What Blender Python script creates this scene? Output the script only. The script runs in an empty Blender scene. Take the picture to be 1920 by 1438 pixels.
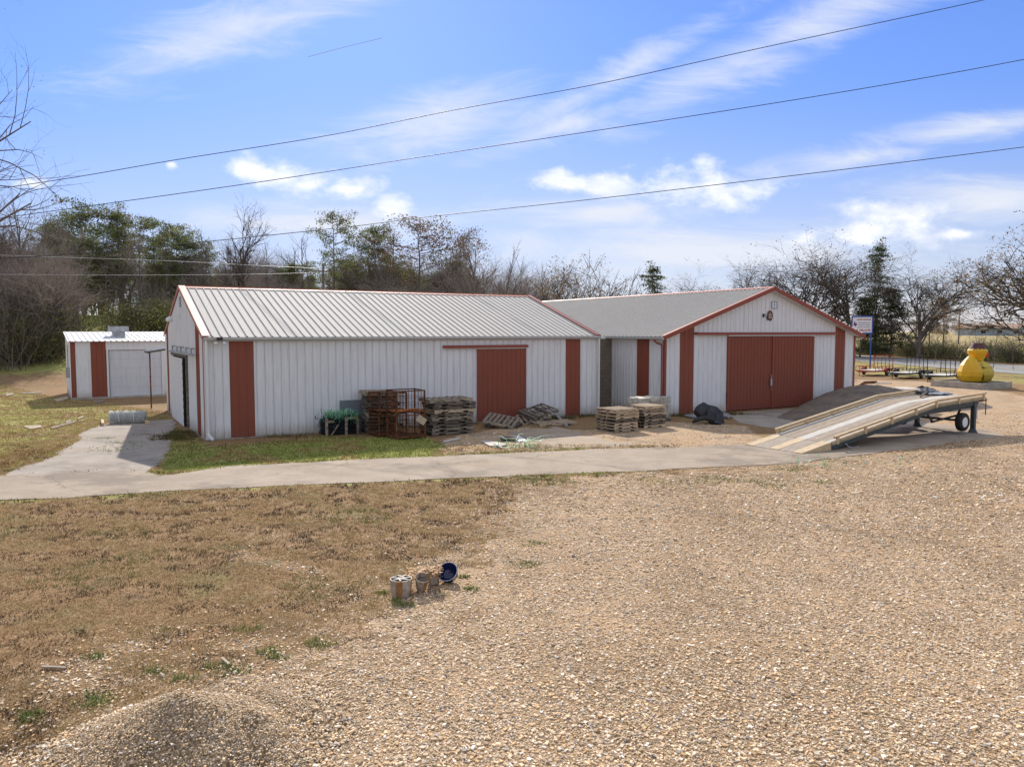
import bpy, bmesh, math, random
import numpy as np
from mathutils import Vector, Matrix, noise as mnoise
R = math.radians
random.seed(7); rng = np.random.default_rng(7)
SC = bpy.context.scene
COL = SC.collection

# ------------------------------------------------------------------ camera
F, PITCH, CH = 1441.3, 0.0676, 4.0
CP, SP = math.cos(PITCH), math.sin(PITCH)
cd = bpy.data.cameras.new('camera'); cam = bpy.data.objects.new('camera', cd); COL.objects.link(cam)
cam.location = (0, 0, CH); cam.rotation_euler = (math.pi/2-PITCH, 0, 0)
cd.sensor_fit = 'HORIZONTAL'; cd.sensor_width = 36; cd.lens = 36*F/1920; cd.clip_end = 9000; cd.clip_start = .1
SC.camera = cam
SC.view_settings.view_transform = 'Standard'; SC.view_settings.look = 'None'
SC.view_settings.exposure = 0.62; SC.view_settings.gamma = 1; SC.view_settings.use_curve_mapping = False
SC.render.engine = 'CYCLES'
SC.cycles.max_bounces = 6; SC.cycles.diffuse_bounces = 3; SC.cycles.glossy_bounces = 2
SC.cycles.transparent_max_bounces = 8; SC.cycles.use_denoising = True

# ------------------------------------------------------------------ sun and sky
TOSUN = Vector((-.317, 1.55, 1.0)).normalized()
ELEV = math.asin(TOSUN.z); AZ = math.atan2(TOSUN.x, TOSUN.y)      # clockwise from +Y
sd = bpy.data.lights.new('sun', 'SUN'); sun = bpy.data.objects.new('sun', sd); COL.objects.link(sun)
sd.energy = 3.7; sd.angle = R(.53); sd.color = (1, .93, .84)
sun.rotation_euler = (-TOSUN).to_track_quat('-Z', 'Y').to_euler(); sun.location = (0, 0, 60)
W = bpy.data.worlds.new('World'); SC.world = W; W.use_nodes = True
wt = W.node_tree; wt.nodes.clear()
class NT:
    """tiny node helper"""
    def __init__(s, t): s.t = t
    def n(s, typ, **kw):
        o = s.t.nodes.new(typ)
        for k, v in kw.items(): setattr(o, k, v)
        return o
    def put(s, sock, v):
        if isinstance(v, bpy.types.NodeSocket): s.t.links.new(v, sock)
        elif v is not None:
            if hasattr(sock.default_value, '__len__') and isinstance(v, (int, float)): v = (v,)*len(sock.default_value)
            if hasattr(sock.default_value, '__len__') and len(sock.default_value) == 4 and len(v) == 3: v = (*v, 1)
            sock.default_value = v
    def m(s, op, a, b=None, c=None, clamp=False):
        o = s.n('ShaderNodeMath', operation=op, use_clamp=clamp)
        for i, x in enumerate((a, b, c)):
            if x is not None: s.put(o.inputs[i], x)
        return o.outputs[0]
    def mix(s, f, a, b, typ='MIX'):
        o = s.n('ShaderNodeMix', data_type='RGBA', blend_type=typ)
        s.put(o.inputs[0], f); s.put(o.inputs[6], a); s.put(o.inputs[7], b)
        return o.outputs[2]
    def noise(s, vec, scale, detail=3, rough=.55, dist=0):
        o = s.n('ShaderNodeTexNoise'); s.put(o.inputs['Vector'], vec); o.inputs['Scale'].default_value = scale
        o.inputs['Detail'].default_value = detail; o.inputs['Roughness'].default_value = rough; o.inputs['Distortion'].default_value = dist
        return o.outputs[0]
    def vor(s, vec, scale, feat='F1', out=0, rnd=1):
        o = s.n('ShaderNodeTexVoronoi', feature=feat); s.put(o.inputs['Vector'], vec); o.inputs['Scale'].default_value = scale
        o.inputs['Randomness'].default_value = rnd
        return o.outputs[out]
    def ss(s, x, a, b):
        o = s.n('ShaderNodeMapRange', interpolation_type='SMOOTHSTEP'); s.put(o.inputs[0], x)
        s.put(o.inputs[1], a); s.put(o.inputs[2], b)
        return o.outputs[0]
    def map(s, vec, scale=(1,1,1), loc=(0,0,0)):
        o = s.n('ShaderNodeMapping'); s.put(o.inputs[0], vec); o.inputs[1].default_value = loc; o.inputs[3].default_value = scale
        return o.outputs[0]
w = NT(wt)
sky = w.n('ShaderNodeTexSky', sky_type='NISHITA', sun_disc=False)
sky.sun_elevation = ELEV; sky.sun_rotation = AZ; sky.altitude = 100; sky.air_density = 1.0; sky.dust_density = 0.15; sky.ozone_density = 3.0
tc = w.n('ShaderNodeTexCoord').outputs['Generated']
sep = w.n('ShaderNodeSeparateXYZ'); wt.links.new(tc, sep.inputs[0])
yy = w.m('MAXIMUM', w.m('ABSOLUTE', sep.outputs[1]), .05)
gx = w.m('DIVIDE', sep.outputs[0], yy); gz = w.m('DIVIDE', sep.outputs[2], yy)
comb = w.n('ShaderNodeCombineXYZ'); w.put(comb.inputs[0], gx); w.put(comb.inputs[1], gz); w.put(comb.inputs[2], sep.outputs[1])
P2 = comb.outputs[0]
def dirxy(px, py):
    a = (px-960)/F; b = -(py-719)/F; y = CP+SP*b
    return a/y, (-SP+CP*b)/y
def blob(px, py, rx, ry, rot=0):
    cx, cz = dirxy(px, py)
    dx = w.m('SUBTRACT', gx, cx); dz = w.m('SUBTRACT', gz, cz)
    c, s = math.cos(rot), math.sin(rot)
    rx, ry = rx*1.18, ry*1.15
    ax = w.m('MULTIPLY', w.m('ADD', w.m('MULTIPLY', dx, c), w.m('MULTIPLY', dz, s)), F/rx)
    az = w.m('MULTIPLY', w.m('ADD', w.m('MULTIPLY', dx, -s), w.m('MULTIPLY', dz, c)), F/ry)
    d = w.m('ADD', w.m('MULTIPLY', ax, ax), w.m('MULTIPLY', az, az))
    return w.m('SUBTRACT', 1, w.m('SQRT', d))
def union(lst):
    o = lst[0]
    for x in lst[1:]: o = w.m('MAXIMUM', o, x)
    return o
# puffy low clouds
cum = union([blob(1315,348,135,42), blob(1390,352,70,26), blob(1150,350,62,26), blob(1035,338,42,24), blob(1070,345,36,16),
             blob(640,358,72,30), blob(510,326,95,30,-.15), blob(580,345,80,30), blob(738,386,46,24), blob(1665,398,80,32), blob(1655,436,130,28), blob(1510,445,36,18),
             blob(322,309,14,9), blob(55,345,40,14), blob(1790,440,60,12)])
n1 = w.noise(w.map(P2, (1,1.6,1)), 14, 6, .62)
cumd = w.ss(w.m('ADD', cum, w.m('MULTIPLY', w.m('SUBTRACT', n1, .5), 2.9)), -.02, .95)
# thin streaks
ci = union([blob(800,225,240,70,.25), blob(1060,235,160,34,.3), blob(1840,235,260,34,.17), blob(1450,80,430,60,.42), blob(1120,400,250,34,.02), blob(1300,470,520,60),
            blob(420,60,330,70,.3), blob(1850,380,260,60), blob(600,420,300,40), blob(1180,130,330,40,.5), blob(1600,300,200,24,.15)])
n2 = w.noise(w.map(P2, (1.3,5,1)), 5, 7, .66, .6)
cid = w.ss(w.m('ADD', w.m('MULTIPLY', ci, 1.0), w.m('MULTIPLY', w.m('SUBTRACT', n2, .5), 2.0)), -.05, 1.3)
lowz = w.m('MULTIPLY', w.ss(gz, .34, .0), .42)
hi = w.m('MAXIMUM', w.ss(gz, .75, 1.6), w.ss(sep.outputs[1], .12, -.15))     # white haze added to the unseen sky overhead and behind, for fill light
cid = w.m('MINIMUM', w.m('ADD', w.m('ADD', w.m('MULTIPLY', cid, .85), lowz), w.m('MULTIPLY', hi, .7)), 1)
front = w.ss(sep.outputs[1], .05, .3)
cumd = w.m('MULTIPLY', cumd, front)
shade = w.noise(w.map(P2, (1,2,1), (.3,.02,0)), 22, 4, .6)
skyc = w.mix(1.0, sky.outputs[0], w.mix(w.ss(gz, .0, .42), (.50,.47,.61), (.55,.66,1.0)), 'MULTIPLY')
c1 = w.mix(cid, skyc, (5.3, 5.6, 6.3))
cumcol = w.mix(w.ss(shade, .35, .65), (6.2, 6.4, 7.0), (7.6, 7.6, 7.7))
c2 = w.mix(w.m('MULTIPLY', cumd, .88), c1, cumcol)
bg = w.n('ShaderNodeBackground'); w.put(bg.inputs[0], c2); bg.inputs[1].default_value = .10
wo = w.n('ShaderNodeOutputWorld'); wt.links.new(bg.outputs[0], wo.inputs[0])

# ------------------------------------------------------------------ helpers
def gr(px, py, z=0.):
    """point of the ground (height z) seen at a photo pixel"""
    a = (px-960)/F; b = -(py-719)/F
    d = Vector((a, CP+SP*b, -SP+CP*b)); t = (z-CH)/d.z
    return Vector((d.x*t, d.y*t, z))
def ray(px, py, Y):
    a = (px-960)/F; b = -(py-719)/F
    d = Vector((a, CP+SP*b, -SP+CP*b)); t = Y/d.y
    return Vector((d.x*t, Y, CH+d.z*t))
def lerp(a, b, t): return a+(b-a)*t

class MB:
    def __init__(s): s.v = []; s.f = []
    def add(s, vs, fs):
        o = len(s.v); s.v += [tuple(v) for v in vs]; s.f += [tuple(i+o for i in f) for f in fs]
    def box(s, c, d, rot=None):
        x, y, z = d[0]/2, d[1]/2, d[2]/2; c = Vector(c)
        vs = [Vector(p) for p in ((-x,-y,-z),(x,-y,-z),(x,y,-z),(-x,y,-z),(-x,-y,z),(x,-y,z),(x,y,z),(-x,y,z))]
        if rot is not None: vs = [rot @ v for v in vs]
        s.add([v+c for v in vs], [(0,3,2,1),(4,5,6,7),(0,1,5,4),(1,2,6,5),(2,3,7,6),(3,0,4,7)])
    def bx(s, x0, x1, y0, y1, z0, z1): s.box(((x0+x1)/2,(y0+y1)/2,(z0+z1)/2), (x1-x0,y1-y0,z1-z0))
    def bar(s, p, q, w, h, up=(0,0,1)):
        p, q = Vector(p), Vector(q); d = q-p; L = d.length
        if L < 1e-6: return
        d.normalize(); up = Vector(up); side = d.cross(up)
        if side.length < 1e-4: side = d.cross(Vector((1,0,0)))
        side.normalize(); u2 = side.cross(d)
        m = Matrix((d, side, u2)).transposed()
        s.box((p+q)/2, (L, w, h), m)
    def tube(s, pts, r, n=6, cap=True):
        pts = [Vector(p) for p in pts]; rs = r if isinstance(r, (list, tuple)) else [r]*len(pts)
        o = len(s.v); prev = None
        for i, p in enumerate(pts):
            d = (pts[min(i+1,len(pts)-1)]-pts[max(i-1,0)])
            if d.length < 1e-9: d = Vector((0,0,1))
            d.normalize()
            a = prev if prev is not None else (Vector((1,0,0)) if abs(d.x) < .8 else Vector((0,1,0)))
            x = (a-d*a.dot(d)); x.normalize(); prev = x; y = d.cross(x)
            for k in range(n):
                t = 2*math.pi*k/n; s.v.append(tuple(p+(x*math.cos(t)+y*math.sin(t))*rs[i]))
        for i in range(len(pts)-1):
            for k in range(n):
                a = o+i*n+k; b = o+i*n+(k+1)%n; s.f.append((a, b, b+n, a+n))
        if cap and n > 2:
            s.f.append(tuple(o+k for k in reversed(range(n)))); s.f.append(tuple(o+(len(pts)-1)*n+k for k in range(n)))
    def lathe(s, prof, c=(0,0,0), n=24, sx=1, sy=1, cap=True):
        o = len(s.v); c = Vector(c)
        for r, z in prof:
            for k in range(n):
                t = 2*math.pi*k/n; s.v.append((c.x+r*sx*math.cos(t), c.y+r*sy*math.sin(t), c.z+z))
        for i in range(len(prof)-1):
            for k in range(n):
                a = o+i*n+k; b = o+i*n+(k+1)%n; s.f.append((a, b, b+n, a+n))
        if cap: s.f.append(tuple(o+k for k in reversed(range(n)))); s.f.append(tuple(o+(len(prof)-1)*n+k for k in range(n)))
    def prism(s, poly, z0, z1):
        n = len(poly); o = len(s.v)
        s.v += [(p[0],p[1],z0) for p in poly]+[(p[0],p[1],z1) for p in poly]
        s.f.append(tuple(o+i for i in reversed(range(n)))); s.f.append(tuple(o+n+i for i in range(n)))
        for i in range(n): j = (i+1)%n; s.f.append((o+i,o+j,o+n+j,o+n+i))
    def xf(s, m):
        s.v = [tuple(m @ Vector(v)) for v in s.v]; return s
    def build(s, name, mat, parent=None, smooth=False, bevel=0, auto=None, **tags):
        me = bpy.data.meshes.new(name); me.from_pydata(s.v, [], s.f); me.update()
        if mat: me.materials.append(mat)
        if smooth: me.polygons.foreach_set('use_smooth', [True]*len(me.polygons))
        o = bpy.data.objects.new(name, me); COL.objects.link(o)
        if parent: o.parent = parent
        if bevel:
            b = o.modifiers.new('bevel', 'BEVEL'); b.width = bevel; b.segments = 1; b.limit_method = 'ANGLE'
        if auto: me.shade_smooth(); me.set_sharp_from_angle(angle=R(auto))
        for k, v in tags.items(): o[k] = v
        return o
def tag(o, label, cat, group=None, kind=None):
    o['label'] = label; o['category'] = cat
    if group: o['group'] = group
    if kind: o['kind'] = kind
    return o
def thing(name, label, cat, loc=(0,0,0), rz=0, group=None):
    o = bpy.data.objects.new(name, None); COL.objects.link(o); o.empty_display_size = .3
    o.location = loc; o.rotation_euler = (0,0,rz)
    return tag(o, label, cat, group)
def dup(root, loc, rot, label, group=None, scale=None):
    r = root.copy(); COL.objects.link(r); r.location = loc; r.rotation_euler = rot
    if scale: r.scale = scale
    r['label'] = label
    if group: r['group'] = group
    for ch in root.children:
        c = ch.copy(); COL.objects.link(c); c.parent = r
        for g in ch.children:
            d = g.copy(); COL.objects.link(d); d.parent = c
    return r
def npmesh(name, V, Fc, mat, nper, parent=None, attr=None, smooth=False):
    """fast mesh from numpy arrays: faces all with nper corners"""
    me = bpy.data.meshes.new(name); me.vertices.add(len(V)); me.vertices.foreach_set('co', V.astype(np.float32).ravel())
    nf = len(Fc); me.loops.add(nf*nper); me.loops.foreach_set('vertex_index', Fc.astype(np.int32).ravel())
    me.polygons.add(nf); me.polygons.foreach_set('loop_start', np.arange(0, nf*nper, nper, dtype=np.int32))
    me.polygons.foreach_set('use_smooth', np.full(nf, smooth))
    me.update(calc_edges=True)
    if attr:
        for k, a in attr.items():
            if a.ndim == 1: at = me.attributes.new(k, 'FLOAT', 'POINT'); at.data.foreach_set('value', a.astype(np.float32))
            else: at = me.attributes.new(k, 'FLOAT_COLOR', 'POINT'); at.data.foreach_set('color', a.astype(np.float32).ravel())
    me.materials.append(mat)
    o = bpy.data.objects.new(name, me); COL.objects.link(o)
    if parent: o.parent = parent
    return o

# ------------------------------------------------------------------ materials
def newmat(name, rough=.8, metal=0, spec=.3):
    m = bpy.data.materials.new(name); m.use_nodes = True; t = m.node_tree; t.nodes.clear(); N = NT(t)
    b = N.n('ShaderNodeBsdfPrincipled'); o = N.n('ShaderNodeOutputMaterial'); t.links.new(b.outputs[0], o.inputs[0])
    b.inputs['Roughness'].default_value = rough; b.inputs['Metallic'].default_value = metal
    b.inputs['Specular IOR Level'].default_value = spec
    return m, N, b
def bump(N, b, h, strength=.5, dist=.02):
    o = N.n('ShaderNodeBump'); o.inputs['Strength'].default_value = strength; o.inputs['Distance'].default_value = dist
    N.put(o.inputs['Height'], h); N.t.links.new(o.outputs[0], b.inputs['Normal'])
def simple(name, c1, c2=None, scale=4, rough=.8, metal=0, spec=.3, sc3=(1,1,1), fine=.5, bs=.2, c3=None, world=False, perobj=0):
    """two or three colours broken up by two noises, with a fine bump"""
    m, N, b = newmat(name, rough, metal, spec)
    if world: v = N.n('ShaderNodeNewGeometry').outputs['Position']
    else: v = N.n('ShaderNodeTexCoord').outputs['Object']
    if perobj:
        oi = N.n('ShaderNodeObjectInfo').outputs['Random']
        a = N.n('ShaderNodeVectorMath', operation='ADD'); N.put(a.inputs[0], v)
        cx = N.n('ShaderNodeCombineXYZ'); N.put(cx.inputs[0], N.m('MULTIPLY', oi, 37.)); N.put(cx.inputs[1], N.m('MULTIPLY', oi, 91.)); N.put(a.inputs[1], cx.outputs[0]); v = a.outputs[0]
    vv = N.map(v, sc3)
    c2 = c2 or tuple(x*.75 for x in c1)
    n1 = N.noise(vv, scale, 5, .6); col = N.mix(N.ss(n1, .35, .65), c1, c2)
    if c3: col = N.mix(N.ss(N.noise(N.map(v, sc3, (3,7,1)), scale*.6, 5, .65), .5, .72), col, c3)
    n2 = N.noise(vv, scale*9, 3, .6)
    k = N.m('ADD', 1-fine/2, N.m('MULTIPLY', n2, fine))
    if perobj: k = N.m('MULTIPLY', k, N.m('ADD', 1-perobj/2, N.m('MULTIPLY', oi, perobj)))
    o = N.n('ShaderNodeMix', data_type='RGBA', blend_type='MULTIPLY'); o.inputs[0].default_value = 1
    N.put(o.inputs[6], col); N.put(o.inputs[7], k); N.t.links.new(o.outputs[2], b.inputs['Base Color'])
    if bs: bump(N, b, n2, bs, .01)
    return m
def paint(name, c, dirt, rough=.55, streak=.5, low=None, lowc=(.25,.2,.15)):
    """painted sheet metal: faint vertical streaks, splash dirt along the foot"""
    m, N, b = newmat(name, rough, 0, .35)
    v = N.n('ShaderNodeTexCoord').outputs['Object']
    n1 = N.noise(N.map(v, (3,3,.25)), 3, 5, .65); n3 = N.noise(v, .8, 4, .6); n2 = N.noise(N.map(v, (14,14,1.2)), 2.5, 4, .7)
    f = N.m('MULTIPLY', N.ss(n1, .4, .8), streak)
    col = N.mix(f, c, dirt)
    col = N.mix(N.m('MULTIPLY', N.ss(n3, .45, .75), .35), col, tuple(x*.86 for x in c))
    col = N.mix(N.m('MULTIPLY', N.ss(n2, .62, .8), streak*.5), col, dirt)
    if low:
        sp = N.n('ShaderNodeSeparateXYZ'); N.put(sp.inputs[0], v)
        g = N.ss(N.m('ADD', sp.outputs[2], N.m('MULTIPLY', N.noise(N.map(v, (5,5,1)), 3, 4, .7), -.6)), low*.35, -.32)
        col = N.mix(N.m('MULTIPLY', g, .85), col, lowc)
    N.put(b.inputs['Base Color'], col)
    return m
def flat(name, c, rough=.6, metal=0): 
    m, N, b = newmat(name, rough, metal); b.inputs['Base Color'].default_value = (*c, 1); return m
def attrmat(name, attr, rough=.9, trans=0, var=.3, spec=.1):
    m, N, b = newmat(name, rough, 0, spec)
    a = N.n('ShaderNodeAttribute', attribute_name=attr)
    if trans:
        N.put(b.inputs['Base Color'], a.outputs['Color'])
        tr = N.n('ShaderNodeBsdfTranslucent'); N.put(tr.inputs[0], a.outputs['Color'])
        mx = N.n('ShaderNodeMixShader'); mx.inputs[0].default_value = trans
        N.t.links.new(b.outputs[0], mx.inputs[1]); N.t.links.new(tr.outputs[0], mx.inputs[2])
        out = [n for n in N.t.nodes if n.type == 'OUTPUT_MATERIAL'][0]; N.t.links.new(mx.outputs[0], out.inputs[0])
    else: N.put(b.inputs['Base Color'], a.outputs['Color'])
    return m

M = {}
M['white'] = paint('white_sheet_metal', (.73,.735,.74), (.40,.37,.33), streak=.42, low=.9, lowc=(.40,.36,.30))
M['whitetrim'] = paint('white_trim', (.72,.71,.69), (.45,.42,.38), streak=.2)
M['red'] = paint('red_sheet_metal', (.235,.062,.033), (.14,.045,.03), streak=.5, low=.7, lowc=(.20,.06,.04))
M['redtrim'] = paint('red_trim', (.27,.062,.038), (.17,.05,.035), streak=.3)
M['roof'] = paint('galvanised_roof', (.54,.51,.455), (.36,.325,.28), rough=.8, streak=.4)
M['roofcap'] = paint('orange_red_cap', (.50,.17,.10), (.34,.10,.06), streak=.4)  # lighter, more orange red for ridge and rake caps
M['gutter'] = paint('grey_gutter', (.50,.50,.49), (.28,.27,.25), streak=.5)
M['galv'] = simple('galvanised', (.45,.46,.47), (.30,.31,.32), 6, .45, .4)
M['dark'] = simple('dark_gap', (.02,.02,.02), (.012,.012,.012), 3, .9)
M['blacksteel'] = simple('black_steel', (.025,.026,.028), (.05,.045,.04), 6, .5, .1)
M['bluesteel'] = simple('dark_blue_steel', (.035,.05,.06), (.06,.075,.08), 5, .5, .1)
M['rust'] = simple('rusty_iron', (.16,.055,.02), (.05,.025,.014), 8, .95, c3=(.28,.10,.03), perobj=.5)
M['redsteel'] = simple('red_steel', (.42,.05,.02), (.30,.04,.02), 5, .5)
M['pallet'] = simple('weathered_wood', (.37,.305,.225), (.21,.17,.13), 3, .95, sc3=(1,5,5), c3=(.48,.39,.28), perobj=.5, bs=.4)
M['freshwood'] = simple('newer_pallet_wood', (.50,.38,.25), (.34,.27,.19), 3, .9, sc3=(1,5,5), c3=(.58,.46,.31), perobj=.4, bs=.3)
M['oldwood'] = simple('old_dark_wood', (.19,.155,.12), (.09,.075,.06), 3, .95, sc3=(1,5,5), c3=(.22,.18,.14), perobj=.5, bs=.4)
M['palewood'] = simple('pale_lumber', (.62,.48,.30), (.50,.37,.22), 3, .8, sc3=(1,4,4), bs=.2)
M['greylumber'] = simple('greenish_lumber', (.33,.28,.18), (.24,.21,.14), 3, .85, sc3=(1,4,4), bs=.2)
M['rubber'] = simple('rubber', (.02,.02,.02), (.035,.033,.03), 6, .85)
M['rim'] = flat('white_rim', (.7,.71,.72), .35)
M['poly'] = simple('black_plastic', (.02,.023,.026), (.04,.042,.045), 5, .6, bs=.3)
M['wire'] = flat('black_wire', (.02,.02,.022), .6)
M['wirelt'] = flat('aluminium_wire', (.45,.45,.45), .5)
M['bluepaint'] = simple('blue_paint', (.03,.08,.33), (.04,.10,.38), 6, .5)
M['concrete'] = simple('old_concrete', (.40,.37,.32), (.30,.275,.235), 2.5, .95, c3=(.45,.40,.33))
M['card'] = simple('cardboard', (.42,.33,.22), (.5,.42,.3), 4, .9)
M['pale'] = simple('pale_board', (.6,.56,.48), (.5,.45,.38), 4, .9)
M['green'] = simple('green_strapping', (.10,.36,.14), (.20,.5,.26), 6, .5)

# cinder block
m, N, b = newmat('cinder_block', .95)
v = N.n('ShaderNodeTexCoord').outputs['Object']
sp = N.n('ShaderNodeSeparateXYZ'); N.put(sp.inputs[0], v); cb = N.n('ShaderNodeCombineXYZ'); N.put(cb.inputs[0], sp.outputs[0]); N.put(cb.inputs[1], sp.outputs[2])
br = N.n('ShaderNodeTexBrick'); N.put(br.inputs['Vector'], cb.outputs[0]); br.inputs['Scale'].default_value = 1
br.inputs['Brick Width'].default_value = .4; br.inputs['Row Height'].default_value = .2; br.inputs['Mortar Size'].default_value = .012
N.put(br.inputs['Color1'], (.21,.175,.135)); N.put(br.inputs['Color2'], (.15,.125,.10)); N.put(br.inputs['Mortar'], (.10,.09,.075))
nn = N.noise(v, 14, 5, .7); cc = N.mix(N.ss(nn, .4, .7), br.outputs[0], (.25,.21,.16))
N.put(b.inputs['Base Color'], cc); bump(N, b, N.m('SUBTRACT', nn, br.outputs[1]), .5, .01); M['block'] = m

# ------------------------------------------------------------------ terrain
def sstep(x, a, b):
    t = np.clip((x-a)/(b-a), 0, 1); return t*t*(3-2*t)
def terrain(x, y):
    x = np.asarray(x, float); y = np.asarray(y, float)
    h = 6.2*sstep(y, 54, 104)*sstep(-x, 10, 42) + 2.2*sstep(y, 66, 110)*sstep(-x, -22, 12)*(1-sstep(-x, 10, 42))
    h += -.35*sstep(x, 22, 40)*sstep(y, 45, 60)*0
    h += 2.2*sstep(y, 150, 330)*sstep(x, 10, 60)
    return h
def terr(x, y): return float(terrain(x, y))
def W2(pts): return np.array([[p[0], p[1]] if len(p) == 2 else [gr(p[0], p[1]).x, gr(p[0], p[1]).y] for p in pts])
def sdf(poly, X, Y):
    """signed distance, positive inside"""
    n = len(poly); d = np.full(X.shape, 1e9); ins = np.zeros(X.shape, bool)
    for i in range(n):
        x0, y0 = poly[i]; x1, y1 = poly[(i+1)%n]; ex, ey = x1-x0, y1-y0
        t = np.clip(((X-x0)*ex+(Y-y0)*ey)/(ex*ex+ey*ey+1e-12), 0, 1)
        d = np.minimum(d, (X-x0-t*ex)**2+(Y-y0-t*ey)**2)
        c = ((y0 > Y) != (y1 > Y)) & (X < (x1-x0)*(Y-y0)/((y1-y0) if abs(y1-y0) > 1e-12 else 1e-12)+x0)
        ins ^= c
    return np.where(ins, 1, -1)*np.sqrt(d)
Pp = lambda *l: [(a, b, 0) for a, b in l]                 # photo pixels -> ground
Z_gravel = W2([(-40,-30),(-9,2.5),(-5.1,7.3)]+Pp((200,1290),(420,1232),(560,1195),(690,1130),(800,1075),(870,1010),(930,950),(985,902),(1200,884),(1420,874),(1520,866),(1700,845),(1888,820),(2100,806),(2500,790))+[(60,30),(60,-30)])
Z_sand = W2(Pp((800,838),(860,815),(960,800),(1060,806),(1110,806),(1250,790),(1400,798),(1440,832),(1300,840),(1100,846),(960,853),(850,856)))
Z_lot = W2(Pp((1540,775),(1602,742),(1602,712),(1760,716),(1920,742),(2300,775),(2300,830),(1888,830),(1700,812)))
Z_green = W2(Pp((395,838),(620,818),(800,822),(840,838),(800,856),(560,866),(380,882),(305,886),(322,800),(330,800)))
Z_left = W2(Pp((-500,760),(0,720),(100,745),(310,772),(322,786),(190,795),(105,858),(0,888),(-500,930)))
Z_verge = W2([(30,75),(37,60),(41,48),(44,30),(46,20),(60,20),(58,60),(56,100),(52,140),(36,135),(30,100)])
Z_bank = W2([(-80,66),(-43,62),(-34,64),(-30,78),(-30,130),(-90,130)])
Z_weed = W2(Pp((960,905),(1150,884),(1480,872),(1560,880),(1500,905),(1200,915),(1000,960)))
path_poly = W2(Pp((-700,985),(0,938),(130,933),(300,922),(600,908),(960,893),(1200,884),(1400,873),(1510,868),(1610,852),(1698,843),(1790,829),(1888,817),(1822,801),(1700,789),(1560,800),(1450,818),(1415,833),(1300,838),(1100,843),(960,850),(860,854),(650,863),(430,875),(300,893),(276,886),(200,884),(0,893),(-700,925)))
pad_poly = W2(Pp((0,893),(20,886),(60,872),(103,856),(138,832),(160,808),(192,797),(240,792),(326,786),(330,803),(322,818),(316,845),(300,862),(277,886),(200,885)))
apron_poly = W2(Pp((1361,776),(1521,763),(1545,771),(1560,792),(1520,806),(1430,801),(1385,792)))
slab_poly = W2(Pp((977,806),(1050,801),(1078,806),(1130,820),(1165,832),(1120,842),(1040,838),(985,826),(958,815)))

def axis(a, b, fine, lo, hi, g=1.16):
    c = list(np.arange(a, b+1e-6, fine)); s = fine; x = a; L = []
    while x > lo: s *= g; x -= s; L.append(x)
    s = fine; x = b; Rr = []
    while x < hi: s *= g; x += s; Rr.append(x)
    return np.array(L[::-1]+c+Rr)
gxs = axis(-34, 44, .26, -3000, 3000); gys = axis(3, 62, .26, -300, 6000, 1.12)
GX, GY = np.meshgrid(gxs, gys)
def softm(poly, w): return np.clip(.5+sdf(poly, GX, GY)/(2*w), 0, 1)
a_gravel = softm(Z_gravel, 2.6); a_sand = np.maximum(softm(Z_sand, .5), softm(Z_lot, 1.5))
a_green = np.maximum.reduce([softm(Z_green, .5), softm(Z_left, 2.5)*.62, softm(Z_verge, 2)*.58, softm(Z_bank, 3)*.9, softm(Z_weed, .6)*.55])
# thin green fringe along both edges of the concrete
e = np.abs(sdf(path_poly, GX, GY)); a_green = np.maximum(a_green, np.clip(.78-e*1.1, 0, 1)*(GX < 4))
a_field = sstep(GX, 50, 75)*sstep(GY, 60, 90)
GZ = terrain(GX, GY)
for pl in (path_poly, pad_poly, apron_poly, slab_poly): GZ = GZ - .03*np.clip(.5+(sdf(pl, GX, GY)-.25)/.3, 0, 1)
ny, nx = GX.shape; idx = np.arange(ny*nx).reshape(ny, nx)
Fc = np.stack([idx[:-1,:-1].ravel(), idx[:-1,1:].ravel(), idx[1:,1:].ravel(), idx[1:,:-1].ravel()], 1)

m, N, b = newmat('ground_soil', .95, 0, .12)
v = N.n('ShaderNodeNewGeometry').outputs['Position']
A_ = lambda n: N.n('ShaderNodeAttribute', attribute_name=n).outputs['Fac']
nb = N.noise(v, .55, 6, .65); nm = N.noise(v, 3.2, 5, .65); nf = N.noise(v, 16, 5, .7); nq = N.noise(N.map(v,(1,1,1),(9,4,2)), 1.3, 5, .62)
# dormant lawn
lawn = N.mix(N.ss(nm, .35, .65), (.27,.18,.09), (.38,.265,.14))
lawn = N.mix(N.ss(nf, .38, .62), lawn, (.19,.12,.06)); lawn = N.mix(1, lawn, (1.08,1.0,.95), 'MULTIPLY')
lawn = N.mix(N.m('MULTIPLY', N.ss(nq, .52, .68), .55), lawn, (.13,.095,.055))
lawn = N.mix(N.m('MULTIPLY', N.ss(N.noise(N.map(v,(1,1,1),(3,8,2)), .8, 5, .6), .55, .7), .5), lawn, (.17,.17,.06))
lawn = N.mix(N.m('MULTIPLY', N.ss(N.noise(N.map(v,(1,1,1),(31,8,2)), .5, 5, .6), .62, .75), .35), lawn, (.44,.29,.17))
# green grass
grn = N.mix(N.ss(nm, .35, .65), (.20,.24,.05), (.32,.33,.08)); grn = N.mix(N.ss(nf, .4, .66), grn, (.44,.36,.15))
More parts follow.
